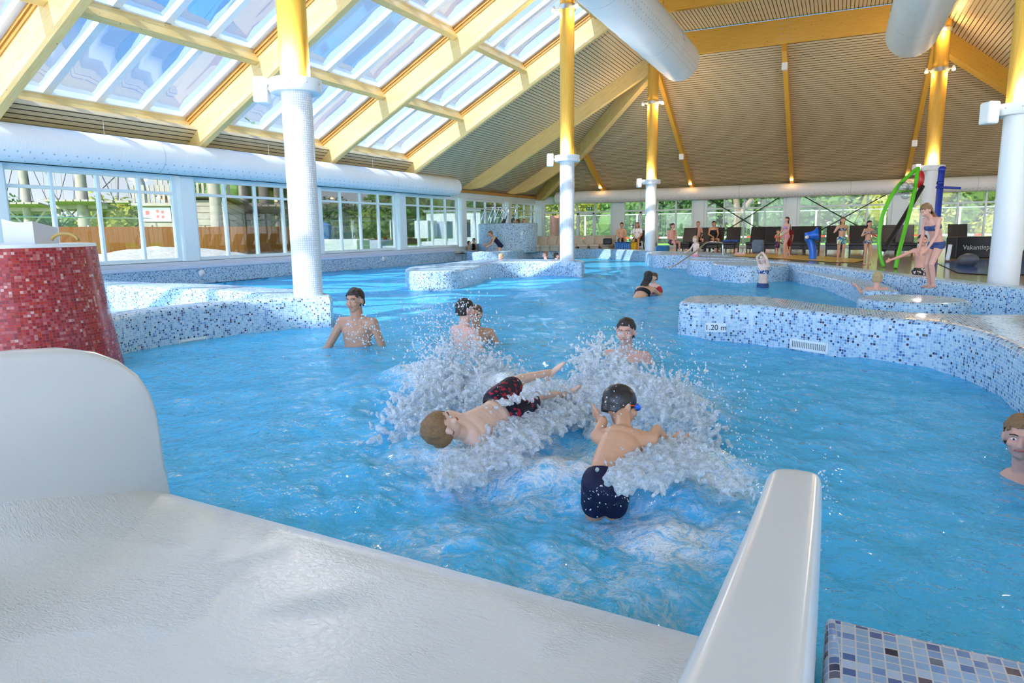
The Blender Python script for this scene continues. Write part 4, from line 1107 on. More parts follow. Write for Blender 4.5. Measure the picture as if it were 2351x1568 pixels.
p = CAM+ray(1277, 530)*41; cube_thing('brick_pier', Vector((p.x, p.y, GZ+.9)), (.3, .3, .95), simple('red_brick', rgb(190, 116, 92), .8, var=.2), 'short red brick pier outside the window corner', 'pier')
def tape_mat():
    t = NT('striped_tape'); sp = t.n('SeparateXYZ'); t.l(t.coord('UV'), sp.inputs[0])
    q = t.math('GREATER_THAN', t.math('FRACT', t.math('DIVIDE', sp.outputs[0], .9)), .5); return t.done(t.bsdf(t.mix(q, rgb(240, 238, 232), rgb(214, 60, 40)), .5))
M['tape'] = tape_mat()
def tape(a, c_, label):
    a = Vector(a); c_ = Vector(c_); b = MB(); b.bar(a, c_, .01, .09); tag(b.build('barrier_tape', M['tape']), label, 'tape', 'red and white barrier tape')
q0, q1 = onv(735, 556, -25), onv(1050, 549, -25); tape((-25, q0.y, .95), (-25, q1.y+2, .95), 'red and white barrier tape across the left lawn')
tape((-16, 41, .78), (9, 41, .82), 'red and white barrier tape across the back lawn')
# ================================================================== things on the deck
DZ = .33
def gp(x, y, z=DZ):
    return onz(x, y, z)
def atz(x, y, d):  # point at horizontal reach d along the pixel ray
    return CAM+ray(x, y)*d
# black loungers with raised backs
def lounger():
    t = empty('sun_lounger', (0, 0, 0), 0, 'x', 'sun lounger', 'black loungers along the back windows')
    b = MB(); b.box((0, -.75, .33), U*.75, V*.3, Z*.05); b.box((0, -.75, .2), U*.7, V*.27, Z*.09); b.build('seat', M['black'], t, False, .02)
    b = MB(); b.box((0, .18, .62), (U*.42+Z*.9).normalized()*.42, V*.3, (Z*.42-U*.9).normalized()*.04); b.build('backrest', M['black'], t, False, .025)
    for x in (-.26, .26):
        for y in (-1.35, -.1): b = MB(); b.box((x, y, .14), Z*.14, U*.025, V*.025); b.build('leg', M['black'], t)
    return t
LG = [(1582, 31, 'just left of the blond child'), (1616, 31, 'behind the blond child on the steps'), (1645, 31, 'under the seated dark haired woman'), (1682, 30, 'right of the seated dark haired woman'), (1738, 29.5, 'with the bag at its foot'), (1772, 29, 'behind the boy with red armbands'), (1832, 28, 'behind the walking woman'), (1865, 27.5, 'behind the blue water spout'), (1915, 27, 'behind the taller girl'), (1968, 26.5, 'between the two standing girls'), (2038, 25.5, 'left behind the green arch'), (2076, 25, 'right behind the green arch'), (2198, 24.5, 'beside the right hand column')]
l0 = None
for x, d, lb in LG:
    if l0 is None: l0 = lounger(); o = l0
    else: o = copy_tree(l0)
    p = CAM+ray(x, 560)*d; o.location = (p.x, p.y, DZ); o['label'] = 'black plastic sun lounger with raised back, '+lb
# black parasol base box / counter with lettering and the anchor board
p0 = CAM+ray(2182, 578)*20.5; p1 = CAM+ray(2300, 578)*20.5; p0.z = p1.z = DZ+.31
t = empty('black_counter', (p0+p1)/2, 0, 'long black box with white lettering behind the right column', 'counter')
b = MB(); b.bar(p0, p1, .5, .62); b.build('box', M['black'], t, False, .02)
dd = (p1-p0).normalized(); nn = dd.cross(Z).normalized()
if nn.dot(CAM-p0) < 0: nn = -nn
text('lettering', 'Vakantiepark', (p0*.5+p1*.5)+nn*.262-dd*.05, dd, Z, .2, M['white'], t)
q0 = CAM+ray(2294, 560)*18.5; q1 = CAM+ray(2420, 560)*18.5
t = empty('anchor_board', (q0.x, q0.y, DZ), 0, 'tall black board with rounded top and a pale anchor emblem', 'board')
d2 = (q1-q0); d2.z = 0; L = d2.length; d2.normalize(); prof = [(0, 0), (0, .62), (.12, .8), (.35, .92), (.8, .95), (L, .95), (L, 0)]
n2 = d2.cross(Z).normalized(); n2 = n2 if n2.dot(CAM-q0) > 0 else -n2
vs = [Vector((q0.x, q0.y, DZ))+d2*a+Z*c_+n2*.04 for a, c_ in prof]; vs += [v_-n2*.08 for v_ in vs]; k = len(prof)
b = MB(); b.add(vs, [tuple(range(k)), tuple(range(2*k-1, k-1, -1))]+[(i, (i+1) % k, (i+1) % k+k, i+k) for i in range(k)]); b.build('board', M['black'], t)
b = MB(); c_ = Vector((q0.x, q0.y, DZ+.56))+d2*.5+n2*.05; s_ = .9
b.tube([c_-Z*.22*s_, c_+Z*.2*s_], .014, 6); b.tube([c_-d2*.1+Z*.12, c_+d2*.1+Z*.12], .012, 6)
b.tube([c_+Z*.24+Vector(d2)*.04*math.cos(a*PI/6)+Z*.04*math.sin(a*PI/6) for a in range(13)], .01, 5)
b.tube([c_+d2*.2*math.cos(PI+a*PI/10)+Z*(.2*math.sin(PI+a*PI/10)-.02) for a in range(11)], .014, 6)
b.build('anchor', simple('grey_print', rgb(150, 146, 140), .6), t)
# green arch
G = simple('green_tube', rgb(96, 196, 40), .25, var=.04)
def tubepx(pts, d, r_, name, m, label, cat, parent=None):
    q = [CAM+ray(x, y)*(d if not isinstance(d, (list, tuple)) else d[i]) for i, (x, y) in enumerate(pts)]
    sm = []
    for i in range(len(q)-1):
        p0, p1, p2, p3 = q[max(i-1, 0)], q[i], q[i+1], q[min(i+2, len(q)-1)]
        for k in range(6):
            t_ = k/6; sm.append(.5*((2*p1)+(p2-p0)*t_+(2*p0-5*p1+4*p2-p3)*t_*t_+(3*p1-p0-3*p2+p3)*t_**3))
    sm.append(q[-1]); b = MB(); b.tube(sm, r_, 10); o = b.build(name, m, parent, 'all')
    if label: tag(o, label, cat)
    return o
ga = gp(2028, 613); t = empty('play_arch', ga, 0, 'tall bent green water play arch with clear balls', 'water play arch')
tubepx([(2028, 612), (2019, 575), (2021, 520), (2034, 475), (2060, 430), (2090, 400), (2108, 386)], 16.2, .045, 'left_tube', G, None, None, t)
tubepx([(2056, 616), (2065, 575), (2082, 510), (2096, 455), (2106, 400), (2108, 386)], [15.6, 15.7, 15.9, 16, 16.1, 16.2], .045, 'right_tube', G, None, None, t)
cb = glass_mat('clear_plastic', (.9, .94, .95, 1), .12)
for x, y, r_ in ((2074, 430, .13), (2084, 425, .12), (2079, 448, .1), (2091, 430, .1)): b = MB(); b.sph(CAM+ray(x, y)*16.1, r_, 16, 10); b.build('clear_ball', cb, t, 'all')
b = MB(); b.tube([CAM+ray(2062, 440)*16.1, CAM+ray(2096, 438)*16.1], .025, 8); b.build('cross_bar', G, t, 'all')
tubepx([(2029, 574), (2075, 500), (2118, 428)], [17.3, 17.8, 18.2], .06, 'slanting_tube', M['black'], 'straight black slanting tube behind the green arch', 'pole')
p = CAM+ray(2113, 412)*18.4; b = MB(); b.ell(p, cR*.1, cF*.1, Z*.24); tag(b.build('red_float', simple('red_plastic', rgb(200, 30, 40), .3), None, 'all'), 'red rounded float at the top of the black slanting tube', 'float')
BL = simple('deep_blue_paint', rgb(30, 60, 170), .25, var=.05)
pb_ = CAM+ray(2150, 600)*19.5; t = empty('blue_mast', (pb_.x, pb_.y, DZ), 0, 'deep blue water play mast with a cross arm', 'mast')
tubepx([(2145, 601), (2154, 480), (2162, 392)], 19.5, .085, 'mast_tube', BL, None, None, t)
tubepx([(2150, 430), (2160, 430), (2206, 432)], [19.4, 19.4, 19.2], .035, 'cross_arm', BL, None, None, t)
p = CAM+ray(2163, 389)*19.5; b = MB(); b.sph(p, .1); b.build('cap', BL, t, 'all'); p = CAM+ray(2152, 420)*19.4; b = MB(); b.tube([p, p+cR*.16], .05, 8); b.build('nozzle', BL, t, 'all')
BB = simple('bright_blue_plastic', rgb(30, 110, 220), .25, var=.05)
p = gp(1866, 597); t = empty('water_spout', p, 0, 'bright blue bent water spout with a round funnel', 'water spout')
tubepx([(1866, 596), (1866, 575), (1861, 555), (1853, 545)], 20.8, .11, 'pipe', BB, None, None, t)
p = CAM+ray(1858, 541)*20.7; b = MB(); d_ = (cR+Z*.1-cF*.3).normalized(); b.tube([p-d_*.12, p, p+d_*.12, p+d_*.24], .1, 16, True, [.1, .11, .13, .24]); b.build('funnel', BB, t, 'all')
p = CAM+ray(1851, 545)*20.6; b = MB(); b.tube([p, p-cF*.08], .05, 12); b.build('nozzle', M['white'], t, 'all')
# white slanting post at far right, white leg of counter
tubepx([(2318, 600), (2365, 545)], 15.5, .07, 'slanting_post', M['white'], 'white slanting post in front of the anchor board', 'post')
tubepx([(2175, 598), (2182, 562)], 18, .05, 'slanting_post', M['white'], 'short white post left of the black lettered box', 'post')
p = gp(2220, 612); b = MB(); b.ell(p+Z*.14, cR*.2, cF*.3, Z*.17); tag(b.build('play_stone', simple('grey_rubber', rgb(92, 92, 100), .4), None, 'all'), 'dark grey rounded play stone on the blue floor', 'play stone')
# whirlpool tub
p = gp(1167, 574, .43); cen = CAM+ray(1167, 560)*(p-CAM).length*1.01; cen = Vector((p.x, p.y, 0))+cF*1.3
cen.z = 0; rad = 1.42; zt = 1.66
t = empty('whirlpool_tub', (cen.x, cen.y, .3), 0, 'raised round mosaic whirlpool tub with bathers', 'whirlpool')
b = MB(); b.lathe((cen.x, cen.y, 0), [(rad, .3), (rad, zt-.05), (rad-.02, zt-.02), (rad-.06, zt), (rad-.3, zt), (rad-.3, zt-.12)], 64); b.build('tub_wall', M['mosaic'], t, True)
b = MB(); b.lathe((cen.x, cen.y, 0), [(rad-.28, zt-.09), (.01, zt-.09)], 32); b.build('tub_water', M['water'], t)
TUB = (cen, rad, zt)
def ladder(x0, lb):
    b = MB(); c0 = CAM+ray(x0, 490)*((cen-CAM).dot(cF)-1.0)
    for s_ in (0, 1):
        q = c0+cR*(.34*s_); top = CAM+ray(x0+8, 476)*((q-CAM).dot(cF))+cR*.34*s_
        b.tube([(q.x-.2, q.y, zt-.4), (q.x-.15, q.y, zt+.2), top-cR*.1, top+cR*.25, top+cR*.34-Z*.12, (q.x+.25, q.y+.2, zt)], .028, 8)
    b.tube([c0+cR*.0+Z*.1, c0+cR*.34+Z*.1], .02, 6); tag(b.build('hand_rail', M['chrome'], None, 'all'), 'bent steel entry rail on the whirlpool tub, %s one' % lb, 'handrail', 'whirlpool entry rails')
ladder(1112, 'left'); ladder(1143, 'right')
def rail_px(pts, ds, lb, r_=.025): return tubepx(pts, ds, r_, 'hand_rail', M['chrome'], lb, 'handrail')
rail_px([(1063, 570), (1090, 549)], 33, 'short slanting steel handrail left of the woman in the dark swimsuit')
rail_px([(1133, 572), (1104, 548)], 32.5, 'short slanting steel handrail below the whirlpool tub')
rail_px([(1534, 618), (1560, 603), (1600, 575), (1622, 557), (1640, 555.5), (1656, 557), (1659, 562), (1660, 587)], [19.5, 20, 21.2, 22, 22.3, 22.5, 22.6, 22.6], 'long bent white handrail running down into the pool', .022)
# beige low seats near the corner
BG = simple('beige_seat', rgb(204, 190, 168), .5, var=.05)
for k, x in enumerate((1240, 1262, 1284, 1322, 1349, 1374, 1398)):
    p = CAM+ray(x, 560)*33; t = empty('beige_lounger', (p.x, p.y, DZ), 0, 'low beige lounger back in the corner row, number %s from the left' % ('one', 'two', 'three', 'four', 'five', 'six', 'seven')[k], 'sun lounger', 'beige loungers by the window corner')
    t['label'] = 'low beige lounger seat near the window corner, ' + ('leftmost of the row', 'second from the left', 'just left of the middle column', 'just right of the middle column', 'in front of the exit door', 'second from the right', 'rightmost beside the blue crate')[k]
    b = MB(); b.box((p.x, p.y+.2, DZ+.4), (Z*.95+U*.3)*.32, V*.26, U*.04); b.build('backrest', BG, t, False, .02); b = MB(); b.box((p.x, p.y-.3, DZ+.24), U*.45, V*.26, Z*.05); b.build('seat', BG, t, False, .02)
    b = MB(); b.box((p.x, p.y-.3, DZ+.1), U*.38, V*.2, Z*.1); b.build('base', BG, t)
def crate(x, m, w_, lb):
    p = CAM+ray(x, 562)*31.5; t = empty('crate', (p.x, p.y, DZ), 0, lb, 'crate'); b = MB(); n = 7
    for k in range(n): b.box((p.x-w_+2*w_*(k+.5)/n, p.y-.22, DZ+.2), Z*.2, V*(w_/n*.62), U*.02)
    b.box((p.x, p.y-.215, DZ+.38), V*w_, Z*.03, U*.025); b.box((p.x, p.y-.215, DZ+.03), V*w_, Z*.03, U*.025); b.box((p.x, p.y, DZ+.2), V*w_*.96, Z*.19, U*.2); b.build('body', m, t)
crate(1432, simple('blue_crate', rgb(50, 120, 200), .4), .36, 'blue slatted plastic crate in front of the bathing man'); crate(1456, simple('yellow_crate', rgb(236, 196, 20), .4), .14, 'small yellow crate beside the wheelchair')
p = CAM+ray(1468, 562)*31.8; t = empty('wheelchair', (p.x, p.y, DZ), 0, 'dark wheelchair under the seated woman in white', 'wheelchair')
for s_ in (-1, 1):
    b = MB(); cc = Vector((p.x+s_*.27, p.y, DZ+.3)); b.tube([cc+U*.28*math.cos(a*PI/10)+Z*.28*math.sin(a*PI/10)+V*.0 for a in range(21)], .022, 6)
    for a in range(6): b.tube([cc, cc+U*.27*math.cos(a*PI/3)+Z*.27*math.sin(a*PI/3)], .006, 4)
    b.build('wheel', M['black'], t)
b = MB(); b.box((p.x, p.y, DZ+.46), V*.23, U*.22, Z*.03); b.build('seat', M['black'], t); b = MB(); b.box((p.x, p.y+.22, DZ+.7), V*.23, U*.02, Z*.22); b.build('backrest', M['black'], t)
# bags and towels
p = CAM+ray(1395, 552)*32; cube_thing('shoulder_bag', Vector((p.x, p.y, DZ+.43)), (.2, .12, .14), 'black', 'dark shoulder bag standing on a beige lounger', 'bag', .05)
p = CAM+ray(1740, 570)*27; cube_thing('beach_bag', Vector((p.x, p.y, DZ+.25)), (.22, .15, .25), simple('grey_blue_cloth', rgb(110, 130, 150), .8, var=.2), 'grey blue beach bag leaning on a black lounger', 'bag', .08)
p = CAM+ray(1678, 572)*29.4; cube_thing('blue_towel', Vector((p.x, p.y, DZ+.42)), (.33, .4, .05), simple('blue_towel', rgb(60, 90, 160), .9, var=.2), 'folded blue towel on the lounger seat', 'towel', .04)
p = CAM+ray(1521, 570)*29; cube_thing('blue_towel', Vector((p.x, p.y, DZ+.15)), (.25, .3, .12), simple('light_blue_towel', rgb(60, 140, 210), .9, var=.1), 'bright blue bundle on the floor beside the far column', 'towel', .06)
p = CAM+ray(1699, 581)*24.5; cube_thing('slippers', Vector((p.x, p.y, DZ+.05)), (.18, .1, .05), simple('pale_slippers', rgb(230, 190, 190), .7), 'pale slippers on the yellow floor', 'slippers', .03)
# ================================================================== people
def skin(name, c): return simple(name, c, .42, var=.05, vscale=8, spec=.4)
SK = [skin('skin_fair', rgb(232, 190, 166)), skin('skin_tan', rgb(214, 160, 126)), skin('skin_rosy', rgb(226, 168, 146)), skin('skin_pale', rgb(236, 204, 184)), skin('skin_shade', rgb(196, 148, 120))]
HR = {k: simple(n_, c_, .5, var=.25, vscale=60, bump=.7, bscale=170) for k, n_, c_ in (('dark', 'dark_hair', rgb(48, 36, 30)), ('brown', 'brown_hair', rgb(110, 78, 50)), ('blond', 'blond_hair', rgb(206, 176, 124)), ('light', 'light_brown_hair', rgb(150, 112, 72)))}
def hair_bump(m):
    return m
def cloth(name, *cs, scale=22):
    t = NT(name); v = t.coord('Object')
    if len(cs) == 1: return t.done(t.bsdf(cs[0], .6, 0, .3))
    vo = t.n('TexVoronoi'); vo.inputs['Scale'].default_value = scale; t.l(v, vo.inputs['Vector']); s_ = t.n('SeparateColor'); t.l(vo.outputs['Color'], s_.inputs[0])
    return t.done(t.bsdf(t.ramp(s_.outputs[0], [(i/len(cs), c) for i, c in enumerate(cs)], True), .6, 0, .3))
CL = {'navy': cloth('navy_cloth', rgb(22, 26, 58)), 'black': cloth('black_cloth', rgb(26, 26, 32)), 'pink': cloth('pink_cloth', rgb(226, 150, 160)), 'lilac': cloth('lilac_cloth', rgb(196, 150, 200)),
      'blue': cloth('blue_cloth', rgb(60, 74, 120)), 'blue_print': cloth('blue_print', rgb(60, 80, 150), rgb(220, 226, 236), rgb(40, 52, 90), scale=40), 'grey_print': cloth('grey_print_cloth', rgb(60, 64, 84), rgb(200, 200, 208), rgb(110, 120, 140), scale=40),
      'aqua_print': cloth('aqua_print', rgb(90, 180, 190), rgb(230, 220, 150), rgb(60, 90, 150), scale=30), 'bw_print': cloth('black_white_print', rgb(26, 24, 24), rgb(214, 206, 190), rgb(70, 56, 44), scale=30),
      'red_print': cloth('red_black_print', rgb(24, 24, 44), rgb(22, 24, 50), rgb(20, 20, 34), rgb(30, 28, 50), rgb(170, 30, 50), scale=50), 'white': cloth('white_cloth', rgb(236, 236, 236)), 'red': cloth('red_cloth', rgb(200, 40, 40)), 'orange': cloth('orange_plastic', rgb(250, 90, 40)), 'maroon': cloth('maroon_cloth', rgb(128, 24, 34)), 'purple_print': cloth('purple_print', rgb(70, 50, 90), rgb(180, 120, 150), rgb(40, 30, 60), scale=30)}
EYE = simple('eye_white', rgb(235, 232, 228), .2, var=0); IRIS = simple('eye_dark', rgb(40, 34, 30), .2, var=0); LIP = simple('lips', rgb(186, 104, 96), .4, var=0); BROW = simple('eyebrow', rgb(70, 50, 38), .7, var=0)

BASE = dict(pel=(0, 0, .95), wai=(0, .005, 1.10), che=(0, 0, 1.29), nec=(0, -.015, 1.46), hed=(0, .02, 1.635),
            shL=(-.175, -.005, 1.41), elL=(-.215, -.03, 1.13), wrL=(-.225, .05, .88), shR=(.175, -.005, 1.41), elR=(.215, -.03, 1.13), wrR=(.225, .05, .88),
            hiL=(-.085, 0, .93), knL=(-.1, .02, .5), anL=(-.105, -.02, .07), hiR=(.085, 0, .93), knR=(.1, .02, .5), anR=(.105, -.02, .07))
def voxelize(mb, name, vox, smooth_it=3):
    me = mb.mesh('tmp'); o = bpy.data.objects.new('tmp', me); COL.objects.link(o)
    m = o.modifiers.new('r', 'REMESH'); m.mode = 'VOXEL'; m.voxel_size = vox; m.use_smooth_shade = True
    s_ = o.modifiers.new('s', 'SMOOTH'); s_.iterations = smooth_it; s_.factor = .5
    bpy.context.view_layer.update()
    out = bpy.data.meshes.new_from_object(o.evaluated_get(bpy.context.evaluated_depsgraph_get())); bpy.data.objects.remove(o); bpy.data.meshes.remove(me)
    out.name = name; out.polygons.foreach_set('use_smooth', [True]*len(out.polygons)); return out
def clip(me, planes):
    bm_ = bmesh.new(); bm_.from_mesh(me)
    for co, no in planes:
        bmesh.ops.bisect_plane(bm_, geom=bm_.verts[:]+bm_.edges[:]+bm_.faces[:], plane_co=co, plane_no=no, clear_outer=True)
    bm_.to_mesh(me); bm_.free(); me.update(); return me
def person(label, org, face, s=1., pose=None, sk=0, hair='dark', hairlen=0, wear=(), look=None, hs=1., fem=0, vox=.011, build_=1., M0=None, detail=False, cap=None, group=None, hand='relax', legs=True, belly=0):
    """org: where the pose origin stands; face: heading vector; pose: joint overrides in metres (x right, y forward, z up) for a 1.75 m adult"""
    J = {k: Vector(v) for k, v in BASE.items()}
    for k, v in (pose or {}).items():
        if k in J: J[k] = Vector(v)
    f = Vector(face); f.z = 0; f.normalize(); r = f.cross(Z)
    Mx = Matrix(((r.x, f.x, 0), (r.y, f.y, 0), (0, 0, 1)))
    if M0 is not None: Mx = Mx @ M0
    org = Vector(org)
    W = lambda p: org + Mx @ (p*s)
    G = {k: W(v) for k, v in J.items()}
    b = MB(); q = s*build_
    def fr(a, c_, side):
        up = (c_-a).normalized(); x = (side-up*side.dot(up)).normalized(); return x, x.cross(up)*-1, up     # right, forward?, up
    sh = (G['shR']-G['shL']).normalized(); hp = (G['hiR']-G['hiL']).normalized()
    tup = (G['nec']-G['pel']).normalized()
    def E(mb, c_, side, up, rx, ry, rz, seg=14, rg=10):
        x = (side-up*side.dot(up)).normalized(); y = up.cross(x).normalized(); mb.ell(c_, x*rx, y*ry, up*rz, seg, rg); return x, y
    cup = (G['nec']-G['che']).normalized(); pup = (G['wai']-G['pel']).normalized(); wup = (G['che']-G['wai']).normalized()
    shw = (G['shR']-G['shL']).length/2
    def torso(mb, k=0.):
        E(mb, G['pel'], hp, pup, (.150+.012*fem)*q+k, .105*q+k, .115*q+k)
        E(mb, G['pel']-pup*.05*s, hp, pup, (.145+.015*fem)*q+k, .11*q+k, .09*q+k)
        E(mb, G['wai'], (hp+sh).normalized(), wup, (.132-.012*fem+belly)*q+k, (.092+belly)*q+k, .13*q+k)
        for t_ in (.25, .5, .75): E(mb, G['wai'].lerp(G['che'], t_), sh, wup, (.134+.02*t_-.008*fem)*q+k, (.092+.012*t_)*q+k, .13*q+k)
        for t_ in (.33, .66): E(mb, G['pel'].lerp(G['wai'], t_), (hp+sh).normalized(), pup, (.145-.015*t_)*q+k, .1*q+k, .11*q+k)
        for t_ in (.3, .6): E(mb, G['che'].lerp(G['nec'], t_), sh, cup, (.15-.05*t_)*q+k, (.09-.03*t_)*q+k, .08*q+k)
        E(mb, G['che'], sh, cup, .155*q+k, .105*q+k, .14*q+k)
        E(mb, G['che']+cup*.07*s, sh, cup, .15*q+k, .09*q+k, .09*q+k)
    torso(b)
    fwd = cup.cross(sh).normalized()
    if detail and build_ >= .99 and not fem:
        for sd in (-1, 1): E(b, G['che']+sh*.072*s*sd+fwd*.062*s+cup*.03*s, sh, cup, .068*s, .04*s, .05*s); E(b, G['che']+sh*.085*s*sd-fwd*.05*s+cup*.04*s, sh, cup, .07*s, .045*s, .085*s)
    if fem > .5:
        for sd in (-1, 1): E(b, G['che']+sh*.07*s*sd+fwd*.075*s, sh, cup, .055*s, .05*s, .055*s)
    # neck, shoulder slope
    hd = G['hed']; b.cap(G['nec']-cup*.04*s, hd-(hd-G['nec']).normalized()*.06*s, .064*q*(1-.18*fem), .058*q*(1-.15*fem))
    for k in ('L', 'R'):
        b.cap(G['nec']-cup*.03*s, G['sh'+k], .05*q, .052*q)
        b.cap(G['che']+(G['sh'+k]-G['che'])*.55, G['sh'+k], .07*q, .055*q)
        b.cap(G['sh'+k], G['el'+k], .049*q*(1-.12*fem), .036*q)
        a, c_ = G['el'+k], G['wr'+k]; b.cap(a, a+(c_-a)*.35, .036*q, .037*q); b.cap(a+(c_-a)*.3, c_, .037*q, .024*q)
        if legs:
            b.cap(G['hi'+k], G['kn'+k], .088*q*(1+.05*fem), .052*q); a, c_ = G['kn'+k], G['an'+k]
            b.cap(a, c_, .048*q, .034*q); bk = -f
            b.cap(a+(c_-a)*.12+bk*.012*s, a+(c_-a)*.55+bk*.012*s, .046*q, .042*q)
        # hand: palm, four fingers, thumb
        hd_ = (pose or {}).get('ha'+k); d = (Mx @ Vector(hd_)).normalized() if hd_ else (c2 - G['el'+k]).normalized() if False else (G['wr'+k]-G['el'+k]).normalized()
        pn = (pose or {}).get('pn'+k); n_ = (Mx @ Vector(pn)).normalized() if pn else (Mx @ Vector((-1 if k == 'R' else 1, .2, 0))).normalized()
        n_ = (n_-d*n_.dot(d)).normalized(); sd_ = d.cross(n_).normalized()
        if (pose or {}).get('fl'+k): sd_ = -sd_
        w0 = G['wr'+k]; E(b, w0+d*.048*s, sd_, d, .04*s, .017*s, .052*s)
        for i_ in range(4):
            L = (.062, .072, .068, .052)[i_]*s; o_ = sd_*(.03-.02*i_)*s; a0 = w0+d*.085*s+o_; dd_ = (d+sd_*(.12-.08*i_)+n_*.18).normalized()
            k1 = a0+dd_*L*.5; d2_ = (dd_+n_*.45).normalized(); b.cap(a0-dd_*.02*s, k1, .0098*s, .009*s, 8); b.cap(k1, k1+d2_*L*.5, .009*s, .0075*s, 8)
        a0 = w0+d*.025*s+sd_*.028*s; b.cap(a0, a0+(sd_*.75+d*.65).normalized()*.035*s, .0135*s, .011*s, 8); a1_ = a0+(sd_*.75+d*.65).normalized()*.035*s; b.cap(a1_, a1_+(sd_*.3+d+n_*.25).normalized()*.034*s, .011*s, .009*s, 8)
        if legs:
            ft = (pose or {}).get('fo'+k); fd = (Mx @ Vector(ft)).normalized() if ft else f
            a = G['an'+k]; b.cap(a-fd*.03*s-Z*.022*s, a+fd*.11*s-Z*.035*s, .034*q, .026*q); b.cap(a+fd*.1*s-Z*.04*s, a+fd*.165*s-Z*.045*s, .028*q, .018*q)
    # head
    lk = (Mx @ Vector(look)).normalized() if look else f
    hu = (hd-G['nec']).normalized() if (pose or {}).get('huse') else ((Mx @ Vector((0, 0, 1))) )
    hup = (pose or {}).get('hup')
    if hup:
        hu = (Mx @ Vector(hup)).normalized(); lk = (lk-hu*lk.dot(hu)).normalized()
    else: hu = (Z-lk*lk.z).normalized()
    hx = lk.cross(hu).normalized(); h = s*hs
    def H3(x, y, z): return hd+hx*x*h+lk*y*h+hu*z*h
    b.ell(H3(0, -.012, .03), hx*.076*h, lk*.095*h, hu*.088*h, 18, 12)
    b.ell(H3(0, .018, -.03), hx*.06*h, lk*.068*h, hu*.082*h, 16, 10)
    b.ell(H3(0, .04, -.078), hx*.034*h, lk*.036*h, hu*.028*h, 12, 8)        # chin
    b.ell(H3(0, .086, -.014), hx*.0125*h, lk*.02*h, hu*.026*h, 10, 8)      # nose
    b.ell(H3(0, .093, -.027), hx*.017*h, lk*.015*h, hu*.012*h, 10, 8)
    b.ell(H3(0, .076, .03), hx*.052*h, lk*.014*h, hu*.012*h, 12, 8)        # brow ridge
    b.ell(H3(0, .075, -.052), hx*.027*h, lk*.014*h, hu*.014*h, 10, 8)      # mouth
    for sd in (-1, 1):
        b.ell(H3(.078*sd, -.008, -.005), hx*.012*h, lk*.02*h, hu*.032*h, 10, 8)
        b.ell(H3(.04*sd, .062, -.022), hx*.024*h, lk*.022*h, hu*.022*h, 10, 8)
    me = voxelize(b, 'body', vox*s if vox > .02 else vox, 3)
    t = empty('person', org, 0, label, 'person', group)
    me.materials.append(SK[sk]); link('body', me, t)
    # face
    fb = MB()
    if detail or vox < .009:
        for sd in (-1, 1):
            e = MB(); e.ell(H3(.031*sd, .0735, .006), hx*.0145*h, lk*.008*h, hu*.0065*h, 12, 8); eo = e.build('eye', EYE, t, 'all')
            e = MB(); e.ell(H3(.031*sd, .0785, .006), hx*.0058*h, lk*.0042*h, hu*.0058*h, 10, 6); e.build('iris', IRIS, eo, 'all')
        for sd in (-1, 1):
            e = MB(); e.tube([H3(.014*sd, .091, .029), H3(.032*sd, .088, .034), H3(.05*sd, .075, .028)], .0032*h, 6); e.build('eyebrow', BROW, t, 'all')
    else:
        for sd in (-1, 1): e = MB(); e.ell(H3(.03*sd, .076, .01), hx*.014*h, lk*.008*h, hu*.008*h, 8, 6); e.build('eye', IRIS, t, 'all')
    e = MB(); e.tube([H3(-.024, .083, -.052), H3(-.01, .09, -.049), H3(0, .0905, -.051), H3(.01, .09, -.049), H3(.024, .083, -.052)], .0052*h, 6); e.build('mouth', LIP, t, 'all')
    # hair or cap
    if hair or cap:
        e = MB(); k = 1.0
        e.ell(H3(0, -.016, .036), hx*.085*h, lk*.102*h, hu*.093*h, 24, 16)
        e.ell(H3(0, -.035, -.01), hx*.08*h, lk*.08*h, hu*.085*h, 20, 12)
        if hairlen >= 1:
            back = -lk; n0 = H3(0, -.06, -.03); L = (.16, .3, .42)[min(hairlen, 3)-1]*h; cp = G['nec']-tup*(L-.1*h)-fwd*.09*s
            for sd in (-1.0, -.5, 0, .5, 1.0): a = H3(.062*sd, -.05+.02*abs(sd), -.04); e.cap(a, cp+hx*.055*sd*h, .032*h, .016*h, 8); e.cap(H3(.074*sd, -.03, .0), a, .02*h, .03*h, 8)
        me2 = voxelize(e, 'hair', max(.006*s, .004) if not detail else .005, 2)
        # hairline: cut away the face side
        cut = [(H3(0, .058, .062), (lk*.86+hu*-.34).normalized())] if not cap else [(H3(0, .06, .045), (lk*.72-hu*.55).normalized())]
        bm_ = bmesh.new(); bm_.from_mesh(me2)
        dele = []
        for v_ in bm_.verts:
            d_ = v_.co-hd; x_, y_, z_ = d_.dot(hx)/h, d_.dot(lk)/h, d_.dot(hu)/h
            if cap:
                if y_*.8-(z_-.02)*.9 > .045 or z_ < -.04-.0*y_: dele.append(v_)
            else:
                hl = .062 if abs(x_) < .05 else .05-.9*(abs(x_)-.05)
                if (y_ > .012 and z_ < hl+.02*(y_ < .04)) or (z_ < -.055 and hairlen == 0) or (abs(x_) > .066 and y_ > -.02 and z_ < .02): dele.append(v_)
        bmesh.ops.delete(bm_, geom=dele, context='VERTS')
        if not cap:
            for v_ in bm_.verts:
                n3 = noise.noise(v_.co*55/h*.6); v_.co += v_.normal*n3*.007*h
        bm_.to_mesh(me2); bm_.free(); me2.polygons.foreach_set('use_smooth', [True]*len(me2.polygons))
        me2.materials.append(cap or HR[hair]); o_ = link('swim_cap' if cap else 'hair', me2, t); so_ = o_.modifiers.new('t', 'SOLIDIFY'); so_.thickness = .003; so_.offset = -1
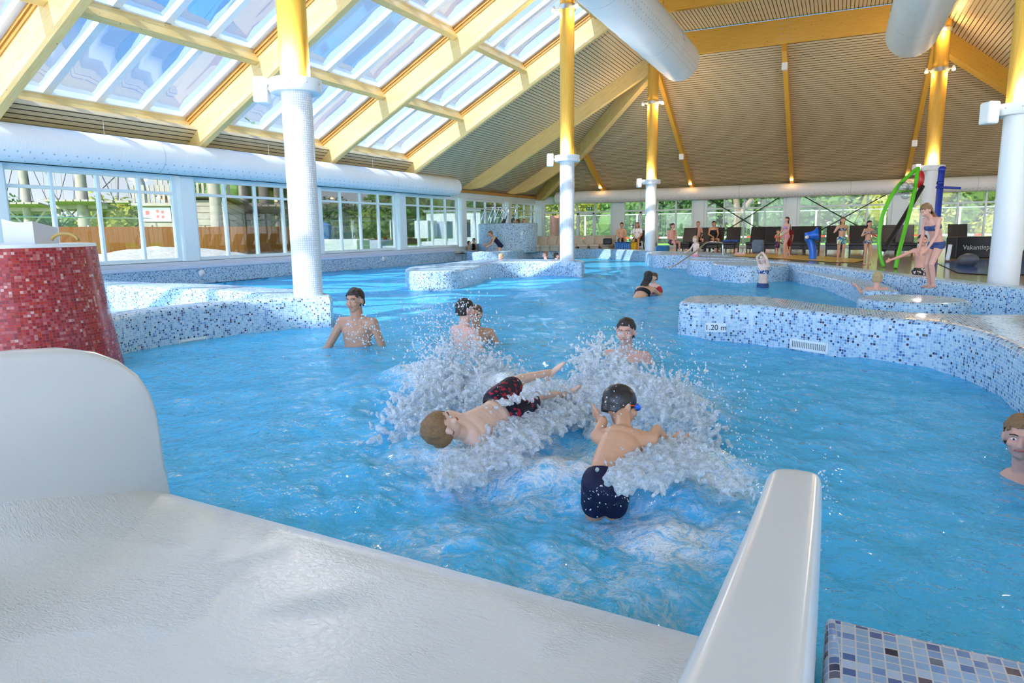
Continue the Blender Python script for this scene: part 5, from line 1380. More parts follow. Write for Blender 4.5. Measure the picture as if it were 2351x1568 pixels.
    # clothing
    for wr in wear:
        kind, mt = wr; e = MB(); k = .007*s+.004
        if kind in ('trunks', 'shorts'):
            torso(e, k)
            fl = .34 if kind == 'trunks' else .62
            for kk in ('L', 'R'):
                a, c_ = G['hi'+kk], G['kn'+kk]; e.cap(a, a+(c_-a)*fl, .092*q+k+.004, (.088 if kind == 'trunks' else .085)*q+k)
            m2 = voxelize(e, kind, max(.009*s, .006), 3); clip(m2, [(G['wai']-pup*.075*s, pup)]); nm = 'swim_'+kind
            kd = (G['knL']+G['knR'])/2; 
        elif kind == 'brief':
            torso(e, k)
            for kk in ('L', 'R'): a, c_ = G['hi'+kk], G['kn'+kk]; e.cap(a, a+(c_-a)*.12, .09*q+k, .086*q+k)
            m2 = voxelize(e, kind, max(.009*s, .006), 3); clip(m2, [(G['pel']+pup*.045*s, pup), (G['pel']-pup*.085*s, -pup)])
            nm = 'bikini_bottom' if fem >= 0 and any(w_[0] == 'bra' for w_ in wear) else 'swim_brief'
        elif kind == 'bra':
            torso(e, k)
            for sd in (-1, 1): E(e, G['che']+sh*.07*s*sd+fwd*.078*s, sh, cup, .06*s, .05*s, .058*s)
            m2 = voxelize(e, kind, max(.009*s, .006), 3); clip(m2, [(G['che']+cup*.045*s, cup), (G['che']-cup*.055*s, -cup)]); nm = 'bikini_top'
        elif kind == 'suit':
            torso(e, k)
            for sd in (-1, 1): E(e, G['che']+sh*.07*s*sd+fwd*.078*s, sh, cup, .06*s, .05*s, .058*s)
            for kk in ('L', 'R'): a, c_ = G['hi'+kk], G['kn'+kk]; e.cap(a, a+(c_-a)*.1, .09*q+k, .086*q+k)
            m2 = voxelize(e, kind, max(.009*s, .006), 3); clip(m2, [(G['che']+cup*.07*s, cup), (G['pel']-pup*.11*s, -pup)]); nm = 'swimsuit'
        elif kind == 'shirt':
            torso(e, k*2)
            for kk in ('L', 'R'): e.cap(G['sh'+kk], G['sh'+kk]+(G['el'+kk]-G['sh'+kk])*.55, .055*q+k, .05*q+k); e.cap(G['che']+cup*.08*s, G['sh'+kk], .06*q+k, .056*q+k)
            m2 = voxelize(e, kind, max(.009*s, .006), 3); clip(m2, [(G['pel']-pup*.06*s, -pup)]); nm = 'shirt'
        elif kind == 'armbands':
            for kk in ('L', 'R'): a, c_ = G['sh'+kk], G['el'+kk]; e.cap(a+(c_-a)*.4, a+(c_-a)*.75, .075*q, .075*q)
            m2 = voxelize(e, kind, .012*s, 2); nm = 'armbands'
        elif kind == 'towel':
            a = G['che']; E(e, a+fwd*.1*s-cup*.1*s, sh, cup, .2*s, .08*s, .22*s); m2 = voxelize(e, kind, .012*s, 2); nm = 'towel'
        m2.materials.append(CL[mt]); link(nm, m2, t)
    return t, G, (hd, hx, lk, hu, h)

STAND = {}
def down(x, y, z):  # helper pose fragments
    return (x, y, z)
toC = lambda p: (CAM-p)
def head_at(x, y, d, s, hz=1.635):
    """origin so that the head centre (standing pose) lands at reach d on the ray"""
    p = CAM+ray(x, y)*d; return Vector((p.x, p.y, p.z-hz*s))
bk = -cF; rt = cR; lf_ = -cR
ARMS_IN_WATER = dict(elL=(-.30, .02, 1.2), wrL=(-.34, .2, 1.03), haL=(-.2, 1, -.2), pnL=(0, 0, -1), elR=(.30, .02, 1.2), wrR=(.34, .2, 1.03), haR=(.2, 1, -.2), pnR=(0, 0, -1))
# 1 man standing at the left
s = 1.12; o_ = head_at(817, 690, 7.75, s)
person('dark haired bare chested man standing waist deep at the left, face toward the camera', o_, bk*.9+lf_*.25, s, dict(elL=(-.27, -.03, 1.13), wrL=(-.2, .17, .98), haL=(.25, 1, -.3), pnL=(0, 0, -1), elR=(.32, .06, 1.14), wrR=(.50, .26, 1.0), haR=(.8, .6, -.15), pnR=(0, 0, -1)), 4, 'dark', 0, (('trunks', 'black'),), (.1, 1, -.05), 1.04, 0, .008, 1.04, None, True, belly=.012)
# 2 couple behind the left plume
s = 1.05; o_ = head_at(1066, 712, 7.6, s)
person('dark haired person seen through the left plume of spray, back turned', o_, cF*.6+rt*.8, s, dict(ARMS_IN_WATER), 2, 'dark', 0, (), (.2, 1, 0), 1., 0, .011)
o_ = head_at(1092, 722, 8.0, .95)
person('second head close behind the spray, beside the dark haired bather', o_, bk, .95, dict(ARMS_IN_WATER), 1, 'brown', 0, (), None, 1., 0, .011)
# 3 man behind the right plume
s = 1.1; o_ = head_at(1438, 762, 6.9, s)
person('dark haired man neck deep behind the right wave crest', o_, bk*.9+lf_*.35, s, dict(ARMS_IN_WATER), 2, 'dark', 0, (), (0, 1, 0), 1.05, 0, .008, 1., None, True)
# 4 boy with black cap, back to us, leaning away from the wave
s = .86
pelv = CAM+ray(1392, 1106)*3.2; hdp = CAM+ray(1425, 935)*3.62
L = lambda a, b_, t_: a+(b_-a)*t_
def w2l(p, org, face, s):
    f = Vector(face); f.z = 0; f.normalize(); r = f.cross(Z); d = (p-org)/s; return (d.dot(r), d.dot(f), d.z)
org4 = Vector((pelv.x, pelv.y, pelv.z-.95*s)); fc4 = (cF*.95+cR*.35)
nk = CAM+ray(1437, 985)*3.42; up4 = (nk-pelv).normalized()
pts4 = dict(pel=pelv, wai=L(pelv, nk, .3)-cR*.012, che=L(pelv, nk, .66), nec=nk, hed=hdp,
            shL=nk-up4*.055-cR*.12+cF*.04, shR=nk-up4*.07+cR*.145, elL=CAM+ray(1384, 968)*3.5, wrL=CAM+ray(1376, 955)*3.8, elR=CAM+ray(1508, 985)*3.45, wrR=CAM+ray(1535, 1020)*3.55,
            hiL=pelv-up4*.0-cR*.042, hiR=pelv-up4*.0+cR*.042, knL=pelv-Z*.36-cR*.05+cF*.16, knR=pelv-Z*.37+cR*.05+cF*.16, anL=pelv-Z*.55-cR*.12-cF*.2, anR=pelv-Z*.6+cR*.1-cF*.2)
pose4 = {k: w2l(v, org4, fc4, s) for k, v in pts4.items()}
pose4.update(haL=(-.6, .8, .1), haR=(.8, .5, .1), hup=(.05, .35, .95))
BLK = simple('black_swim_cap', rgb(44, 40, 42), .35, var=.1, vscale=12)
t4, G4, (h0, hx, lk, hu, hh) = person('boy in a black swim cap and dark trunks, back turned, bracing against the wave', org4, fc4, s, pose4, 1, None, 0, (('trunks', 'navy'),), (.62, .7, 0), 1.12, 0, .0065, .80, None, True, BLK)
e = MB(); e.tube([h0+(hx*math.cos(a)*.081+lk*math.sin(a)*.099)*hh+hu*(.012+.012*math.sin(a))*hh for a in [PI*k/16-.0 for k in range(17)]], .0035, 6); go = e.build('goggles_strap', simple('orange_red_rubber', rgb(240, 70, 30), .4), t4, 'all')
for sd in (-1, 1): e = MB(); e.ell(h0+(hx*.033*sd+lk*.088+hu*.012)*hh, hx*.026*hh, lk*.016*hh, hu*.018*hh); e.build('goggle_lens', simple('blue_goggle', rgb(30, 90, 200), .15), t4, 'all')
e = MB(); e.ell(h0+(hx*.07+lk*.06+hu*.014)*hh, hx*.014*hh, lk*.02*hh, hu*.014*hh); e.build('goggle_clip', simple('blue_clip', rgb(30, 110, 230), .3), t4, 'all')
# 5 boy thrown on his back
s = .9
hd5 = CAM+ray(1016, 983)*3.75; nk5 = CAM+ray(1062, 1000)*3.85; pl5 = CAM+ray(1158, 938)*4.2; kn5 = CAM+ray(1222, 893)*4.52; an5 = CAM+ray(1285, 860)*4.86
org5 = Vector((pl5.x, pl5.y, pl5.z-.95*s)); fc5 = (cR*.8+cF*.6)
up5 = (nk5-pl5).normalized(); sd5 = (Z*.75-cF*.2-cR*.1); sd5 = (sd5-up5*sd5.dot(up5)).normalized()
sd5 = up5.cross(Z).normalized()*.75+Z*.55; sd5 = (sd5-up5*sd5.dot(up5)).normalized()
pts5 = dict(hed=hd5, nec=nk5, che=L(nk5, pl5, .27), wai=L(nk5, pl5, .66), pel=pl5, shL=nk5-up5*.04-sd5*.155*.9, shR=nk5-up5*.04+sd5*.155*.9,
            hiL=pl5-sd5*.075, hiR=pl5+sd5*.075, knL=kn5-sd5*.06, knR=kn5+sd5*.1, anL=an5-sd5*.05-Z*.12, anR=an5+sd5*.1-Z*.05)
pts5['elL'] = pts5['shL']+up5*-.12+Vector((0, 0, -.22)); pts5['wrL'] = pts5['elL']+cR*.12-Z*.15
pts5['elR'] = pts5['shR']-up5*.16-Z*.12+cF*.1; pts5['wrR'] = pts5['elR']-up5*.18-Z*.1
pose5 = {k: w2l(v, org5, fc5, s) for k, v in pts5.items()}
lk5 = (-cF*.15+Z*.55+cR*.75); f_ = Vector(fc5).normalized(); r_5 = f_.cross(Z)
loc5 = lambda w_: (w_.dot(r_5), w_.dot(f_), w_.z)
hu5 = (hd5-nk5).normalized()*.8+Z*.35-cR*.3
pose5.update(hup=loc5(hu5), foL=loc5(Z*.6+cR*.6), foR=loc5(Z*.6+cR*.6))
person('short haired boy in patterned shorts falling backwards into the foam', org5, fc5, s, pose5, 0, 'light', 0, (('shorts', 'red_print'),), loc5(cR*.7+cF*.55+Z*.45), 1.06, 0, .0065, .82, None, True)
# 6 woman at the right edge
s = 1.0; o_ = head_at(2352, 1004, 3.6, s)
person('swimmer at the right edge with wet hair tied back, head above water', o_, lf_*.95+bk*.3, s, dict(ARMS_IN_WATER, wai=(0, -.03, 1.14), shL=(-.14, -.03, 1.33), shR=(.14, -.03, 1.33), elL=(-.2, -.06, 1.08), wrL=(-.16, .2, .98), elR=(.2, -.06, 1.08), wrR=(.2, .3, .95), knL=(-.2, .35, .75), anL=(-.3, .5, .45), knR=(.15, .35, .7), anR=(.2, .3, .3)), 2, 'light', 0, (('suit', 'purple_print'),), (-.55, .8, 0), 1.0, 1, .008, .9, None, True)
# 7 woman with ponytail carrying a child with red armbands
s = 1.02; o_ = head_at(1488, 636, 13.6, s)
person('woman with wet ponytail swimming away with a child in red armbands', o_, cF*.8+cR*.7, s, dict(pel=(0, -.5, 1.15), wai=(0, -.35, 1.22), che=(0, -.2, 1.34), nec=(0, -.06, 1.45), hed=(0, .02, 1.63), shL=(-.17, -.08, 1.4), shR=(.17, -.08, 1.4), hiL=(-.09, -.55, 1.1), hiR=(.09, -.55, 1.1), knL=(-.1, -.9, 1.0), knR=(.1, -.9, 1.0), anL=(-.1, -1.2, .9), anR=(.1, -1.2, .9), elL=(-.25, .15, 1.25), wrL=(-.15, .38, 1.2), elR=(.25, .15, 1.25), wrR=(.15, .38, 1.2)), 1, 'dark', 1, (('bra', 'black'),), (-.1, 1, 0), 1., 1, .012)
o_ = head_at(1501, 638, 14.0, .68)
person('small child with red armbands held by the woman with the ponytail', o_, bk*.5+lf_*.6, .68, dict(ARMS_IN_WATER), 0, 'brown', 0, (('armbands', 'red'), ('suit', 'red')), None, 1.3, 0, .012)
# 8 blond child on the steps
s = .74; p = CAM+ray(1600, 585)*22.0
o_ = head_at(1598, 551, 21.6, s, 1.6)
person('small blond child in a pink swimsuit stepping down by the long bent handrail', o_, lf_*.9+bk*.3, s, dict(hed=(0, .04, 1.62), wrL=(-.25, .2, 1.1), elL=(-.25, .03, 1.2), wrR=(.25, .3, 1.1), elR=(.27, .1, 1.2)), 3, 'blond', 1, (('brief', 'pink'),), (0, 1, -.1), 1.3, 0, .012)
# 9 girl with raised arms
s = .84; o_ = head_at(1754, 594, 15.2, s)
UPARM = dict(elL=(-.2, .1, 1.66), wrL=(-.04, .08, 1.80), haL=(.8, .2, -.3), elR=(.2, .06, 1.66), wrR=(.05, .04, 1.80), haR=(-.8, .2, -.3), shL=(-.16, 0, 1.45), shR=(.16, 0, 1.45))
person('blond girl in a blue and white bikini standing with both hands on her head', o_, lf_*.9+bk*.35, s, dict(UPARM), 3, 'blond', 1, (('bra', 'blue_print'), ('brief', 'blue')), None, 1.15, .3, .011)
# 10 blond child sitting in the basin
s = .78; o_ = head_at(2014, 640, 10.9, s)
person('wet blond child with back turned sitting in the basin, arm stretched left', o_, cF+cR*.1, s, dict(elL=(-.24, .12, 1.33), wrL=(-.28, .3, 1.46), haL=(-.3, .6, .3)), 2, 'blond', 0, (), None, 1.15, 0, .009)
# 11 girl standing on the round platform
s = .94; ft = onz(2137, 662, zp); 
LEAN = dict(pel=(0, -.05, .86), wai=(0, -.02, 1.01), che=(0, .06, 1.19), nec=(0, .13, 1.35), hed=(0, .25, 1.48), shL=(-.16, .1, 1.31), shR=(.16, .1, 1.31), elL=(-.17, .14, 1.02), wrL=(-.1, .24, .78), elR=(.17, .12, 1.02), wrR=(.1, .24, .78), haL=(.2, .4, -1), haR=(-.2, .4, -1),
            hiL=(-.08, -.05, .85), hiR=(.08, -.05, .85), knL=(-.07, .1, .47), knR=(.08, .06, .46), anL=(-.06, 0, .08), anR=(.1, -.06, .08), foL=(-.1, 1, 0), foR=(.1, 1, 0))
fdir = lf_*.95+bk*.22
person('tall girl in a blue bikini standing on the round mosaic platform looking down', (ft.x, ft.y, zp-.01), fdir, s*.84, LEAN, 2, 'light', 1, (('bra', 'blue'), ('brief', 'blue')), (.05, .8, -.55), 1.08, .6, .008, .95, None, True)
# 12 boy behind her
s = .86; o_ = head_at(2119, 552, 13.2, s)
person('boy in black and white swim shorts gesturing with one arm behind the tall girl', o_, lf_*.8+bk*.5, s, dict(elL=(-.3, .18, 1.3), wrL=(-.42, .42, 1.32), haL=(-.3, .9, -.2), elR=(.34, .2, 1.28), wrR=(.45, .42, 1.2)), 2, 'dark', 0, (('shorts', 'bw_print'),), (-.6, .8, .1), 1.15, 0, .01)
# 13/14 two girls on the play floor
def stand_at(xh, yh, xf, yf, label, face, pose, sk, hair, hl, wear, look=None, hs=1.1, fem=.5, z=DZ, vox=.012, grp=None, bld=.95):
    ft = gp(xf, yf, z); top = CAM+ray(xh, yh)*((ft-CAM).dot(cF)); s = (top.z-z)/1.75
    return person(label, (ft.x, ft.y, z-.005), face, s, pose, sk, hair, hl, wear, look, hs, fem, vox, bld, group=grp)
stand_at(1934, 499, 1929, 603, 'taller girl in aqua patterned shorts and grey bikini top on the play floor', bk, dict(elR=(.28, -.05, 1.18), wrR=(.2, .05, 1.32), elL=(-.24, -.02, 1.12), wrL=(-.27, .03, .86)), 1, 'brown', 2, (('bra', 'grey_print'), ('trunks', 'aqua_print')))
stand_at(1993, 507, 1989, 608, 'smaller girl in a grey patterned bikini with elbows bent on the play floor', bk*.9+rt*.2, dict(elR=(.25, -.06, 1.16), wrR=(.16, .12, 1.28), elL=(-.25, -.06, 1.16), wrL=(-.2, .12, 1.28)), 1, 'dark', 1, (('bra', 'grey_print'), ('brief', 'grey_print')))
stand_at(1811, 498, 1803, 592, 'dark long haired woman in a lilac bikini walking left in front of the loungers', lf_*.95+bk*.3, dict(knL=(-.09, .16, .5), anL=(-.09, .12, .07), knR=(.09, -.08, .5), anR=(.09, -.3, .1), elR=(.2, .1, 1.14), wrR=(.18, .3, 1.0), elL=(-.2, .1, 1.14), wrL=(-.16, .32, 1.0)), 2, 'dark', 3, (('bra', 'lilac'), ('brief', 'pink')), None, 1.0, 1)
stand_at(1785, 528, 1783, 590, 'small boy with orange armbands standing by the lounger', bk*.8+rt*.4, dict(elR=(.3, .1, 1.25), wrR=(.3, .28, 1.3)), 1, 'brown', 0, (('armbands', 'orange'), ('shorts', 'purple_print')), None, 1.25, 0)
stand_at(1806, 515, 1808, 591, 'person in dark red standing behind the woman in the lilac bikini', cF, {}, 1, 'dark', 1, (('shirt', 'maroon'), ('shorts', 'maroon')), None, 1.0, 0)
# seated bathers along the windows
SIT = dict(pel=(0, 0, .48), wai=(0, -.03, .63), che=(0, -.04, .83), nec=(0, -.02, 1.0), hed=(0, .03, 1.17), shL=(-.17, -.04, .95), shR=(.17, -.04, .95), elL=(-.22, .0, .7), wrL=(-.12, .2, .6), elR=(.22, .0, .7), wrR=(.12, .2, .6), hiL=(-.09, .02, .46), hiR=(.09, .02, .46), knL=(-.12, .42, .46), knR=(.12, .42, .46), anL=(-.12, .42, .07), anR=(.12, .42, .07))
def sit_at(xh, yh, d, label, face, sk, hair, hl, wear, s=.98, fem=0):
    p = CAM+ray(xh, yh+9)*d; z0 = max(p.z-1.17*s, DZ+.02); return person(label, (p.x, p.y, z0), face, s, SIT, sk, hair, hl, wear, None, 1.08, fem, .013)
sit_at(1427, 529, 31.9, 'bare chested man seated behind the blue crate', bk, 1, 'dark', 0, (('trunks', 'black'),))
sit_at(1463, 527, 31.8, 'long haired woman in white seated in the wheelchair', bk*.9+lf_*.3, 1, 'brown', 2, (('shirt', 'white'), ('trunks', 'black')), .98, .6)
sit_at(1543, 538, 27.5, 'person in a printed top seated at the foot of a lounger beside the far column', bk*.9+rt*.3, 2, 'dark', 0, (('trunks', 'purple_print'),), .9)
sit_at(1602, 533, 31.2, 'reddish haired person seated on the lounger behind the blond child', bk, 2, 'light', 0, (('trunks', 'black'),))
sit_at(1638, 532, 30.8, 'dark haired woman in black seated on a lounger', bk, 1, 'dark', 0, (('suit', 'black'),), .98, .6)
# woman and children by the left handrails
BEND = dict(pel=(0, -.12, .9), wai=(0, -.02, 1.02), che=(0, .12, 1.17), nec=(0, .24, 1.3), hed=(0, .34, 1.43), shL=(-.16, .2, 1.26), shR=(.16, .2, 1.26), elL=(-.2, .3, 1.0), wrL=(-.18, .48, .9), elR=(.2, .3, 1.0), wrR=(.18, .5, .95), hiL=(-.09, -.13, .88), hiR=(.09, -.13, .88))
ft = CAM+ray(1142, 585)*30.5; top = CAM+ray(1133, 533)*30.5; 
person('woman in a dark swimsuit bending forward below the whirlpool tub', (top.x+.2, top.y, top.z-1.5*.98), lf_*.9+bk*.25, .98, BEND, 1, 'light', 0, (('suit', 'navy'),), (0, 1, -.3), 1.05, .8, .012)
top = CAM+ray(1088, 550)*32.5; person('small dark haired child standing by the left short handrail', (top.x, top.y, top.z-1.68*.62), bk*.6+lf_*.5, .62, {}, 1, 'dark', 0, (('suit', 'black'),), None, 1.3, 0, .012)
top = CAM+ray(1076, 560)*32.0; person('second small child crouching left of the short handrail', (top.x, top.y, top.z-1.1*.62), rt, .62, SIT, 1, 'dark', 0, (('trunks', 'black'),), None, 1.3, 0, .012)
# bathers in the whirlpool
cen, rad, zt = TUB
for k, (x, y, hr, sk_, dd_, lb) in enumerate(((1157, 509, 'brown', 2, -.75, 'leftmost'), (1178, 508, 'dark', 2, -.6, 'second from the left'), (1189, 509, 'brown', 1, -.3, 'third from the left'), (1203, 508, 'light', 2, -.35, 'rightmost'))):
    d = (cen-CAM).dot(cF)+dd_; o_ = head_at(x, y, d, .98)
    person('bather with only head and shoulders above the whirlpool rim, %s' % lb, o_, (cF, rt, lf_, bk)[k], .98, dict(ARMS_IN_WATER), sk_, hr, 0, (), None, 1.05, 0, .014, .85, legs=False)
# swimmers' heads
for x, y, d, s, hr, lb, fc in ((1150, 591, 21.5, .95, 'blond', 'reddish blond swimmer, only the head showing behind the mosaic island', lf_*.5+bk), (1252, 584, 26.5, 1., 'light', 'swimmer head left of the middle column in the far pool', lf_+bk*.3), (1277, 588, 25.5, 1., 'dark', 'dark haired swimmer head close beside the middle column', rt)):
    o_ = head_at(x, y, d, s); person(lb, o_, fc, s, dict(ARMS_IN_WATER), 2, hr, 0, (), None, 1.05, 0, .014, legs=False)
# ================================================================== thrown water
def spray_mat():
    t = NT('frothy_spray'); v = t.pos(); n = t.noise(v, 44, 5, .72, .8)
    col = t.mix(n, rgb(238, 244, 250), rgb(255, 255, 255))
    d = t.n('BsdfDiffuse'); t.l(col, d.inputs[0]); tl = t.n('BsdfTranslucent'); t.l(col, tl.inputs[0])
    gl = t.n('BsdfGlossy'); gl.inputs['Roughness'].default_value = .08
    tr = t.n('BsdfTransparent'); tr.inputs[0].default_value = (.94, .98, 1, 1)
    nm = t.bump(n, .45, .012); t.l(nm, d.inputs['Normal']); t.l(nm, gl.inputs['Normal'])
    a = t.n('MixShader'); a.inputs[0].default_value = .42; t.l(d.outputs[0], a.inputs[1]); t.l(tl.outputs[0], a.inputs[2])
    b_ = t.n('MixShader'); b_.inputs[0].default_value = .08; t.l(a.outputs[0], b_.inputs[1]); t.l(gl.outputs[0], b_.inputs[2])
    c_ = t.n('MixShader'); t.l(t.ramp(n, [(.34, (.0, .0, .0, 1)), (.68, (.75, .75, .75, 1))]), c_.inputs[0]); t.l(b_.outputs[0], c_.inputs[1]); t.l(tr.outputs[0], c_.inputs[2])
    return t.done(c_)
def drop_mat():
    t = NT('water_drops'); gl = t.n('BsdfGlossy'); gl.inputs['Roughness'].default_value = .04; d = t.n('BsdfDiffuse'); d.inputs[0].default_value = rgb(236, 246, 252)
    tr = t.n('BsdfTransparent'); tr.inputs[0].default_value = (.9, .97, 1, 1)
    a = t.n('MixShader'); a.inputs[0].default_value = .4; t.l(d.outputs[0], a.inputs[1]); t.l(gl.outputs[0], a.inputs[2])
    b_ = t.n('MixShader'); b_.inputs[0].default_value = .35; t.l(a.outputs[0], b_.inputs[1]); t.l(tr.outputs[0], b_.inputs[2]); return t.done(b_)
M['spray'] = spray_mat(); M['drops'] = drop_mat()
rs = random.Random(21)
def lerp_poly(L_, s_):
    x = s_*(len(L_)-1); i = min(int(x), len(L_)-2); return L_[i]+(L_[i+1]-L_[i])*(x-i)
def sheet(T, B, n, r0, r1, th, clump=.5, pw=.8, ragged=.25):
    T = [CAM+ray(x, y)*d for x, y, d in T]; B = [CAM+ray(x, y)*d for x, y, d in B]; out = []
    cl = [(rs.random(), rs.random()) for _ in range(max(6, n//60))]
    for i in range(n):
        if rs.random() < clump: c_ = rs.choice(cl); s_, q = c_[0]+rs.gauss(0, .025), c_[1]+rs.gauss(0, .06)
        else: s_, q = rs.random(), rs.random()**pw
        s_ = min(max(s_, 0), 1); q = min(max(q, -.08), 1)
        a, b_ = lerp_poly(T, s_), lerp_poly(B, s_); lim = ragged*noise.noise((s_*9, 1.3, 0)); q = max(q, lim)
        p = a+(b_-a)*q + Vector((rs.gauss(0, th), rs.gauss(0, th), rs.gauss(0, th*.45)))
        out.append((p, (a-b_).normalized()*.8+Vector((rs.gauss(0, .35), rs.gauss(0, .35), rs.gauss(0, .35))), .8*r0+.8*(r1-r0)*max(0, q*.6+.4*rs.random())**1.3))
    return out
def froth(name, parts, vox, label, strands=0):
    b = MB()
    for p, a, r_ in parts:
        k = rs.uniform(1.2, 3.6); a = a.normalized(); x = a.orthogonal().normalized(); y = a.cross(x); b.ell(p, x*r_, y*r_, a*r_*k, 7, 5)
    me = voxelize(b, name, vox*.92, 2)
    bm_ = bmesh.new(); bm_.from_mesh(me)
    for v_ in bm_.verts: v_.co += v_.normal*(noise.noise(v_.co*30)*.007+noise.noise(v_.co*80)*.003)
    bm_.to_mesh(me); bm_.free(); me.polygons.foreach_set('use_smooth', [True]*len(me.polygons)); me.materials.append(M['spray'])
    o = link(name, me); return tag(o, label, 'splash', None, 'stuff')
def droplets(name, items, label):
    """small stretched drops in one mesh"""
    b = MB()
    for p, r_ in items: a = Vector((rs.gauss(0, .5), rs.gauss(0, .5), 1)).normalized(); x = a.orthogonal().normalized(); b.ell(p, x*r_, a.cross(x)*r_, a*r_*rs.uniform(.9, 1.9), 6, 4)
    o = b.build(name, M['drops'], None, 'all'); return tag(o, label, 'splash', None, 'stuff')
# left plume
LTt = [(935, 955, 4.7), (955, 870, 5.2), (990, 800, 5.6), (1045, 765, 5.9), (1105, 775, 5.9), (1160, 830, 5.7), (1215, 880, 5.5), (1290, 900, 5.3), (1340, 900, 5.2)]
LBt = [(930, 1010, 4.35), (960, 1000, 4.5), (1000, 960, 4.8), (1060, 950, 4.9), (1120, 945, 4.95), (1170, 950, 4.9), (1220, 960, 4.8), (1290, 965, 4.75), (1350, 960, 4.8)]
pt = sheet(LTt, LBt, 5200, .005, .030, .1, .45, .62, .3)
pt += sheet([(1000, 760, 5.7), (1020, 715, 5.9), (1060, 735, 6), (1100, 760, 6)], [(985, 840, 5.4), (1020, 820, 5.5), (1080, 830, 5.5), (1130, 840, 5.5)], 420, .004, .014, .08, .6, .8, .3)
froth('spray_plume', pt, .0105, 'big white plume of spray thrown up left of the wave, before the two bathers')
# right crest curling around the capped boy
RT = [(1335, 850, 5.2), (1360, 790, 5.4), (1400, 762, 5.5), (1450, 792, 5.3), (1500, 822, 5.1), (1550, 850, 4.9), (1590, 895, 4.6), (1602, 950, 4.3), (1580, 1010, 4.0)]
RB = [(1330, 970, 4.7), (1370, 985, 4.5), (1400, 1000, 4.4), (1450, 1000, 4.3), (1490, 1000, 4.25), (1520, 1010, 4.2), (1545, 1030, 4.0), (1560, 1050, 3.85), (1555, 1075, 3.7)]
pt = sheet(RT, RB, 5600, .005, .031, .085, .4, .62, .14)
pt += sheet([(1310, 800, 5.3), (1350, 760, 5.5), (1400, 738, 5.6), (1440, 775, 5.5)], [(1300, 850, 5.2), (1350, 820, 5.3), (1400, 800, 5.4), (1450, 820, 5.2)], 380, .004, .015, .06, .6, .8, .2)
froth('wave_crest', pt, .0105, 'curling white wave crest behind the boy in the black cap')
# low froth hugging the two boys
pt = sheet([(1030, 1065, 3.65), (1085, 1030, 3.75), (1130, 985, 3.95), (1170, 940, 4.3), (1240, 905, 4.7), (1290, 880, 5.0)], [(1010, 1110, 3.4), (1090, 1085, 3.5), (1170, 1050, 3.6), (1240, 1000, 3.9), (1300, 965, 4.3), (1350, 940, 4.6)], 2100, .005, .025, .05, .45, .8, .2)
pt += sheet([(1135, 915, 4.35), (1165, 900, 4.5), (1200, 905, 4.6)], [(1150, 960, 4.1), (1180, 955, 4.2), (1210, 950, 4.3)], 90, .005, .014, .03)
pt += sheet([(1125, 925, 4.1), (1180, 900, 4.15), (1230, 875, 4.3), (1270, 862, 4.5)], [(1135, 940, 4.0), (1190, 922, 4.05), (1240, 905, 4.2), (1280, 890, 4.4)], 260, .004, .016, .03)
froth('foam_ridge', pt, .0095, 'ragged foam ridge washing over the boy who falls backwards')
pt = sheet([(1415, 1060, 3.15), (1450, 1040, 3.3), (1500, 1005, 3.5), (1550, 985, 3.7), (1600, 1000, 3.7)], [(1430, 1110, 2.95), (1480, 1100, 3.0), (1530, 1090, 3.05), (1580, 1080, 3.15), (1640, 1070, 3.2)], 1700, .004, .021, .04, .45, .8, .2)
pt += sheet([(1660, 1090, 3.1), (1690, 1050, 3.3), (1720, 1075, 3.2)], [(1640, 1130, 2.9), (1690, 1130, 2.9), (1730, 1120, 2.95)], 200, .004, .014, .03)
froth('foam_ridge', pt, .0095, 'ragged foam washing round the waist of the boy in the black cap')
# loose drops
it = []
def cloud(n, x, y, sx, sy, d, sd, r0, r1):
    for i in range(n): it.append((CAM+ray(rs.gauss(x, sx), rs.gauss(y, sy))*rs.gauss(d, sd), rs.uniform(r0, r1)))
cloud(900, 1050, 770, 55, 50, 5.6, .25, .002, .0065); cloud(260, 980, 830, 40, 60, 5.2, .3, .002, .006)
cloud(160, 835, 765, 28, 26, 6.8, .1, .003, .008); cloud(240, 1430, 800, 70, 34, 5.2, .2, .002, .006); cloud(300, 1600, 930, 28, 60, 4.4, .2, .002, .006)
cloud(130, 1680, 920, 80, 60, 4.3, .4, .002, .0055); cloud(150, 1690, 1050, 50, 50, 3.3, .2, .0015, .0045); cloud(60, 1890, 1120, 22, 60, 2.6, .1, .0015, .004)
cloud(36, 1420, 940, 26, 34, 3.2, .05, .0015, .004); cloud(60, 1390, 1135, 36, 24, 2.72, .03, .001, .0032); cloud(260, 1150, 930, 80, 50, 4.5, .2, .002, .006)
it = [q for q in it if q[0].z > .0]
droplets('water_drops', it, 'scattered loose drops flying round the splash')
# ================================================================== light
sun = bpy.data.lights.new('sun', 'SUN'); sun.energy = 4.6; sun.angle = R(.6); sun.color = (1, .96, .88)
so = bpy.data.objects.new('sun', sun); COL.objects.link(so)
Ld = (U*1.0 + V*.17 - Z*.8).normalized(); so.rotation_euler = Ld.to_track_quat('-Z', 'Y').to_euler()
w = bpy.data.worlds.new('world'); S.world = w; w.use_nodes = True; nt = w.node_tree; nt.nodes.clear()
o = nt.nodes.new('ShaderNodeOutputWorld'); bg = nt.nodes.new('ShaderNodeBackground'); tc = nt.nodes.new('ShaderNodeTexCoord')
sx = nt.nodes.new('ShaderNodeSeparateXYZ'); cr = nt.nodes.new('ShaderNodeValToRGB')
nt.links.new(tc.outputs['Generated'], sx.inputs[0]); nt.links.new(sx.outputs[2], cr.inputs[0])
e = cr.color_ramp.elements; e[0].position = 0; e[0].color = (.62, .63, .66, 1); e[1].position = .75; e[1].color = (.06, .15, .35, 1)
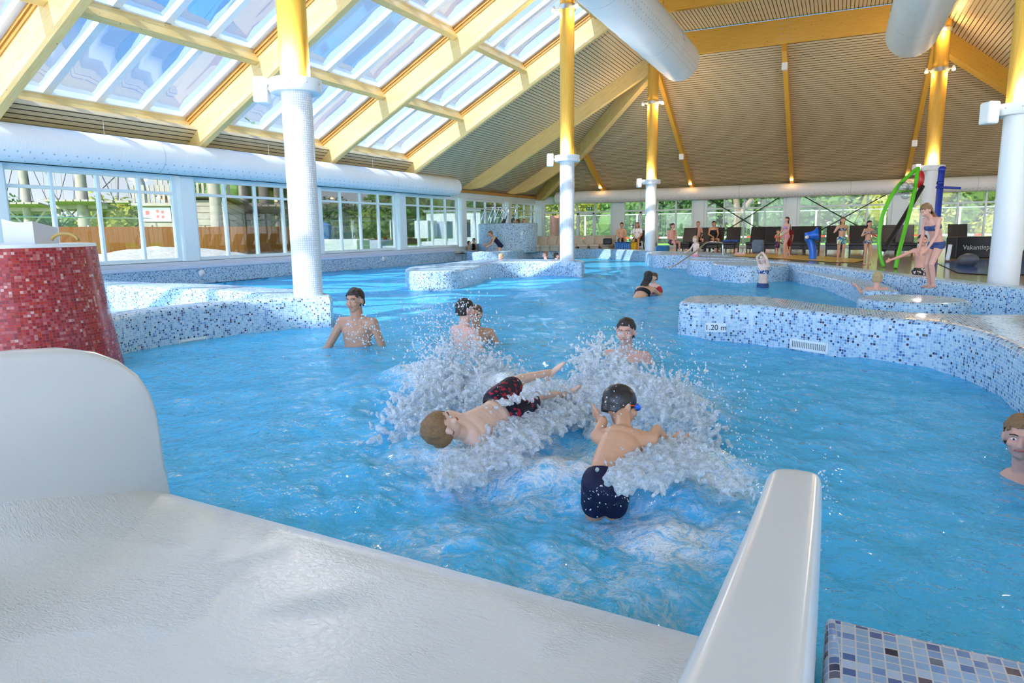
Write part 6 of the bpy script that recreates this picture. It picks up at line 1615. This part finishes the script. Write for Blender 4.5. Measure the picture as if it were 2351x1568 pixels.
for p_, c_ in ((.08, (.46, .55, .68, 1)), (.22, (.17, .32, .58, 1)), (.42, (.10, .22, .46, 1))): q_ = e.new(p_); q_.color = c_
# thin high cloud
nz = nt.nodes.new('ShaderNodeTexNoise'); nz.inputs['Scale'].default_value = 3.2; nz.inputs['Detail'].default_value = 6; nt.links.new(tc.outputs['Generated'], nz.inputs[0])
c2 = nt.nodes.new('ShaderNodeValToRGB'); c2.color_ramp.elements[0].position = .5; c2.color_ramp.elements[1].position = .72; nt.links.new(nz.outputs[0], c2.inputs[0])
mx = nt.nodes.new('ShaderNodeMix'); mx.data_type = 'RGBA'; nt.links.new(c2.outputs[0], mx.inputs[0]); nt.links.new(cr.outputs[0], mx.inputs[6]); mx.inputs[7].default_value = (.42, .46, .52, 1)
# the sky is far brighter on the sun's side
dt = nt.nodes.new('ShaderNodeVectorMath'); dt.operation = 'DOT_PRODUCT'; dt.inputs[1].default_value = -Ld; nt.links.new(tc.outputs['Generated'], dt.inputs[0])
m1 = nt.nodes.new('ShaderNodeMath'); m1.operation = 'MAXIMUM'; m1.inputs[1].default_value = 0; nt.links.new(dt.outputs['Value'], m1.inputs[0])
m2 = nt.nodes.new('ShaderNodeMath'); m2.operation = 'MULTIPLY_ADD'; m2.inputs[1].default_value = 5; m2.inputs[2].default_value = 1; nt.links.new(m1.outputs[0], m2.inputs[0]); nt.links.new(m2.outputs[0], bg.inputs[1])
nt.links.new(mx.outputs[2], bg.inputs[0]); nt.links.new(bg.outputs[0], o.inputs[0]); 
S.view_settings.view_transform = 'Standard'; S.view_settings.look = 'None'; S.view_settings.gamma = 1; S.view_settings.use_curve_mapping = False
S.view_settings.exposure = .93
cy = S.cycles
cy.max_bounces = 6; cy.diffuse_bounces = 4; cy.glossy_bounces = 2; cy.transmission_bounces = 2; cy.transparent_max_bounces = 14
cy.use_adaptive_sampling = True; cy.adaptive_threshold = .09; cy.adaptive_min_samples = 8
cy.sample_clamp_indirect = 6; cy.use_denoising = True; cy.caustics_reflective = False; cy.caustics_refractive = False
# soft fill lights added above the column collars to brighten the hall
for u_, v_, z_, e_ in ((7.45, -6.72, 3.5, 60), (18.35, -6.98, 3.5, 60), (27.75, -6.95, 3.4, 60), (26.9, 2.62, 3.4, 60), (13.5, 2.45, 3.3, 60)):
    for s_ in (-1, 1):
        ld = bpy.data.lights.new('collar_fill', 'POINT'); ld.energy = e_; ld.color = (1, .97, .94); ld.shadow_soft_size = .08
        lo = bpy.data.objects.new('collar_fill', ld); COL.objects.link(lo); lo.location = P(u_+.3*s_, v_, z_)
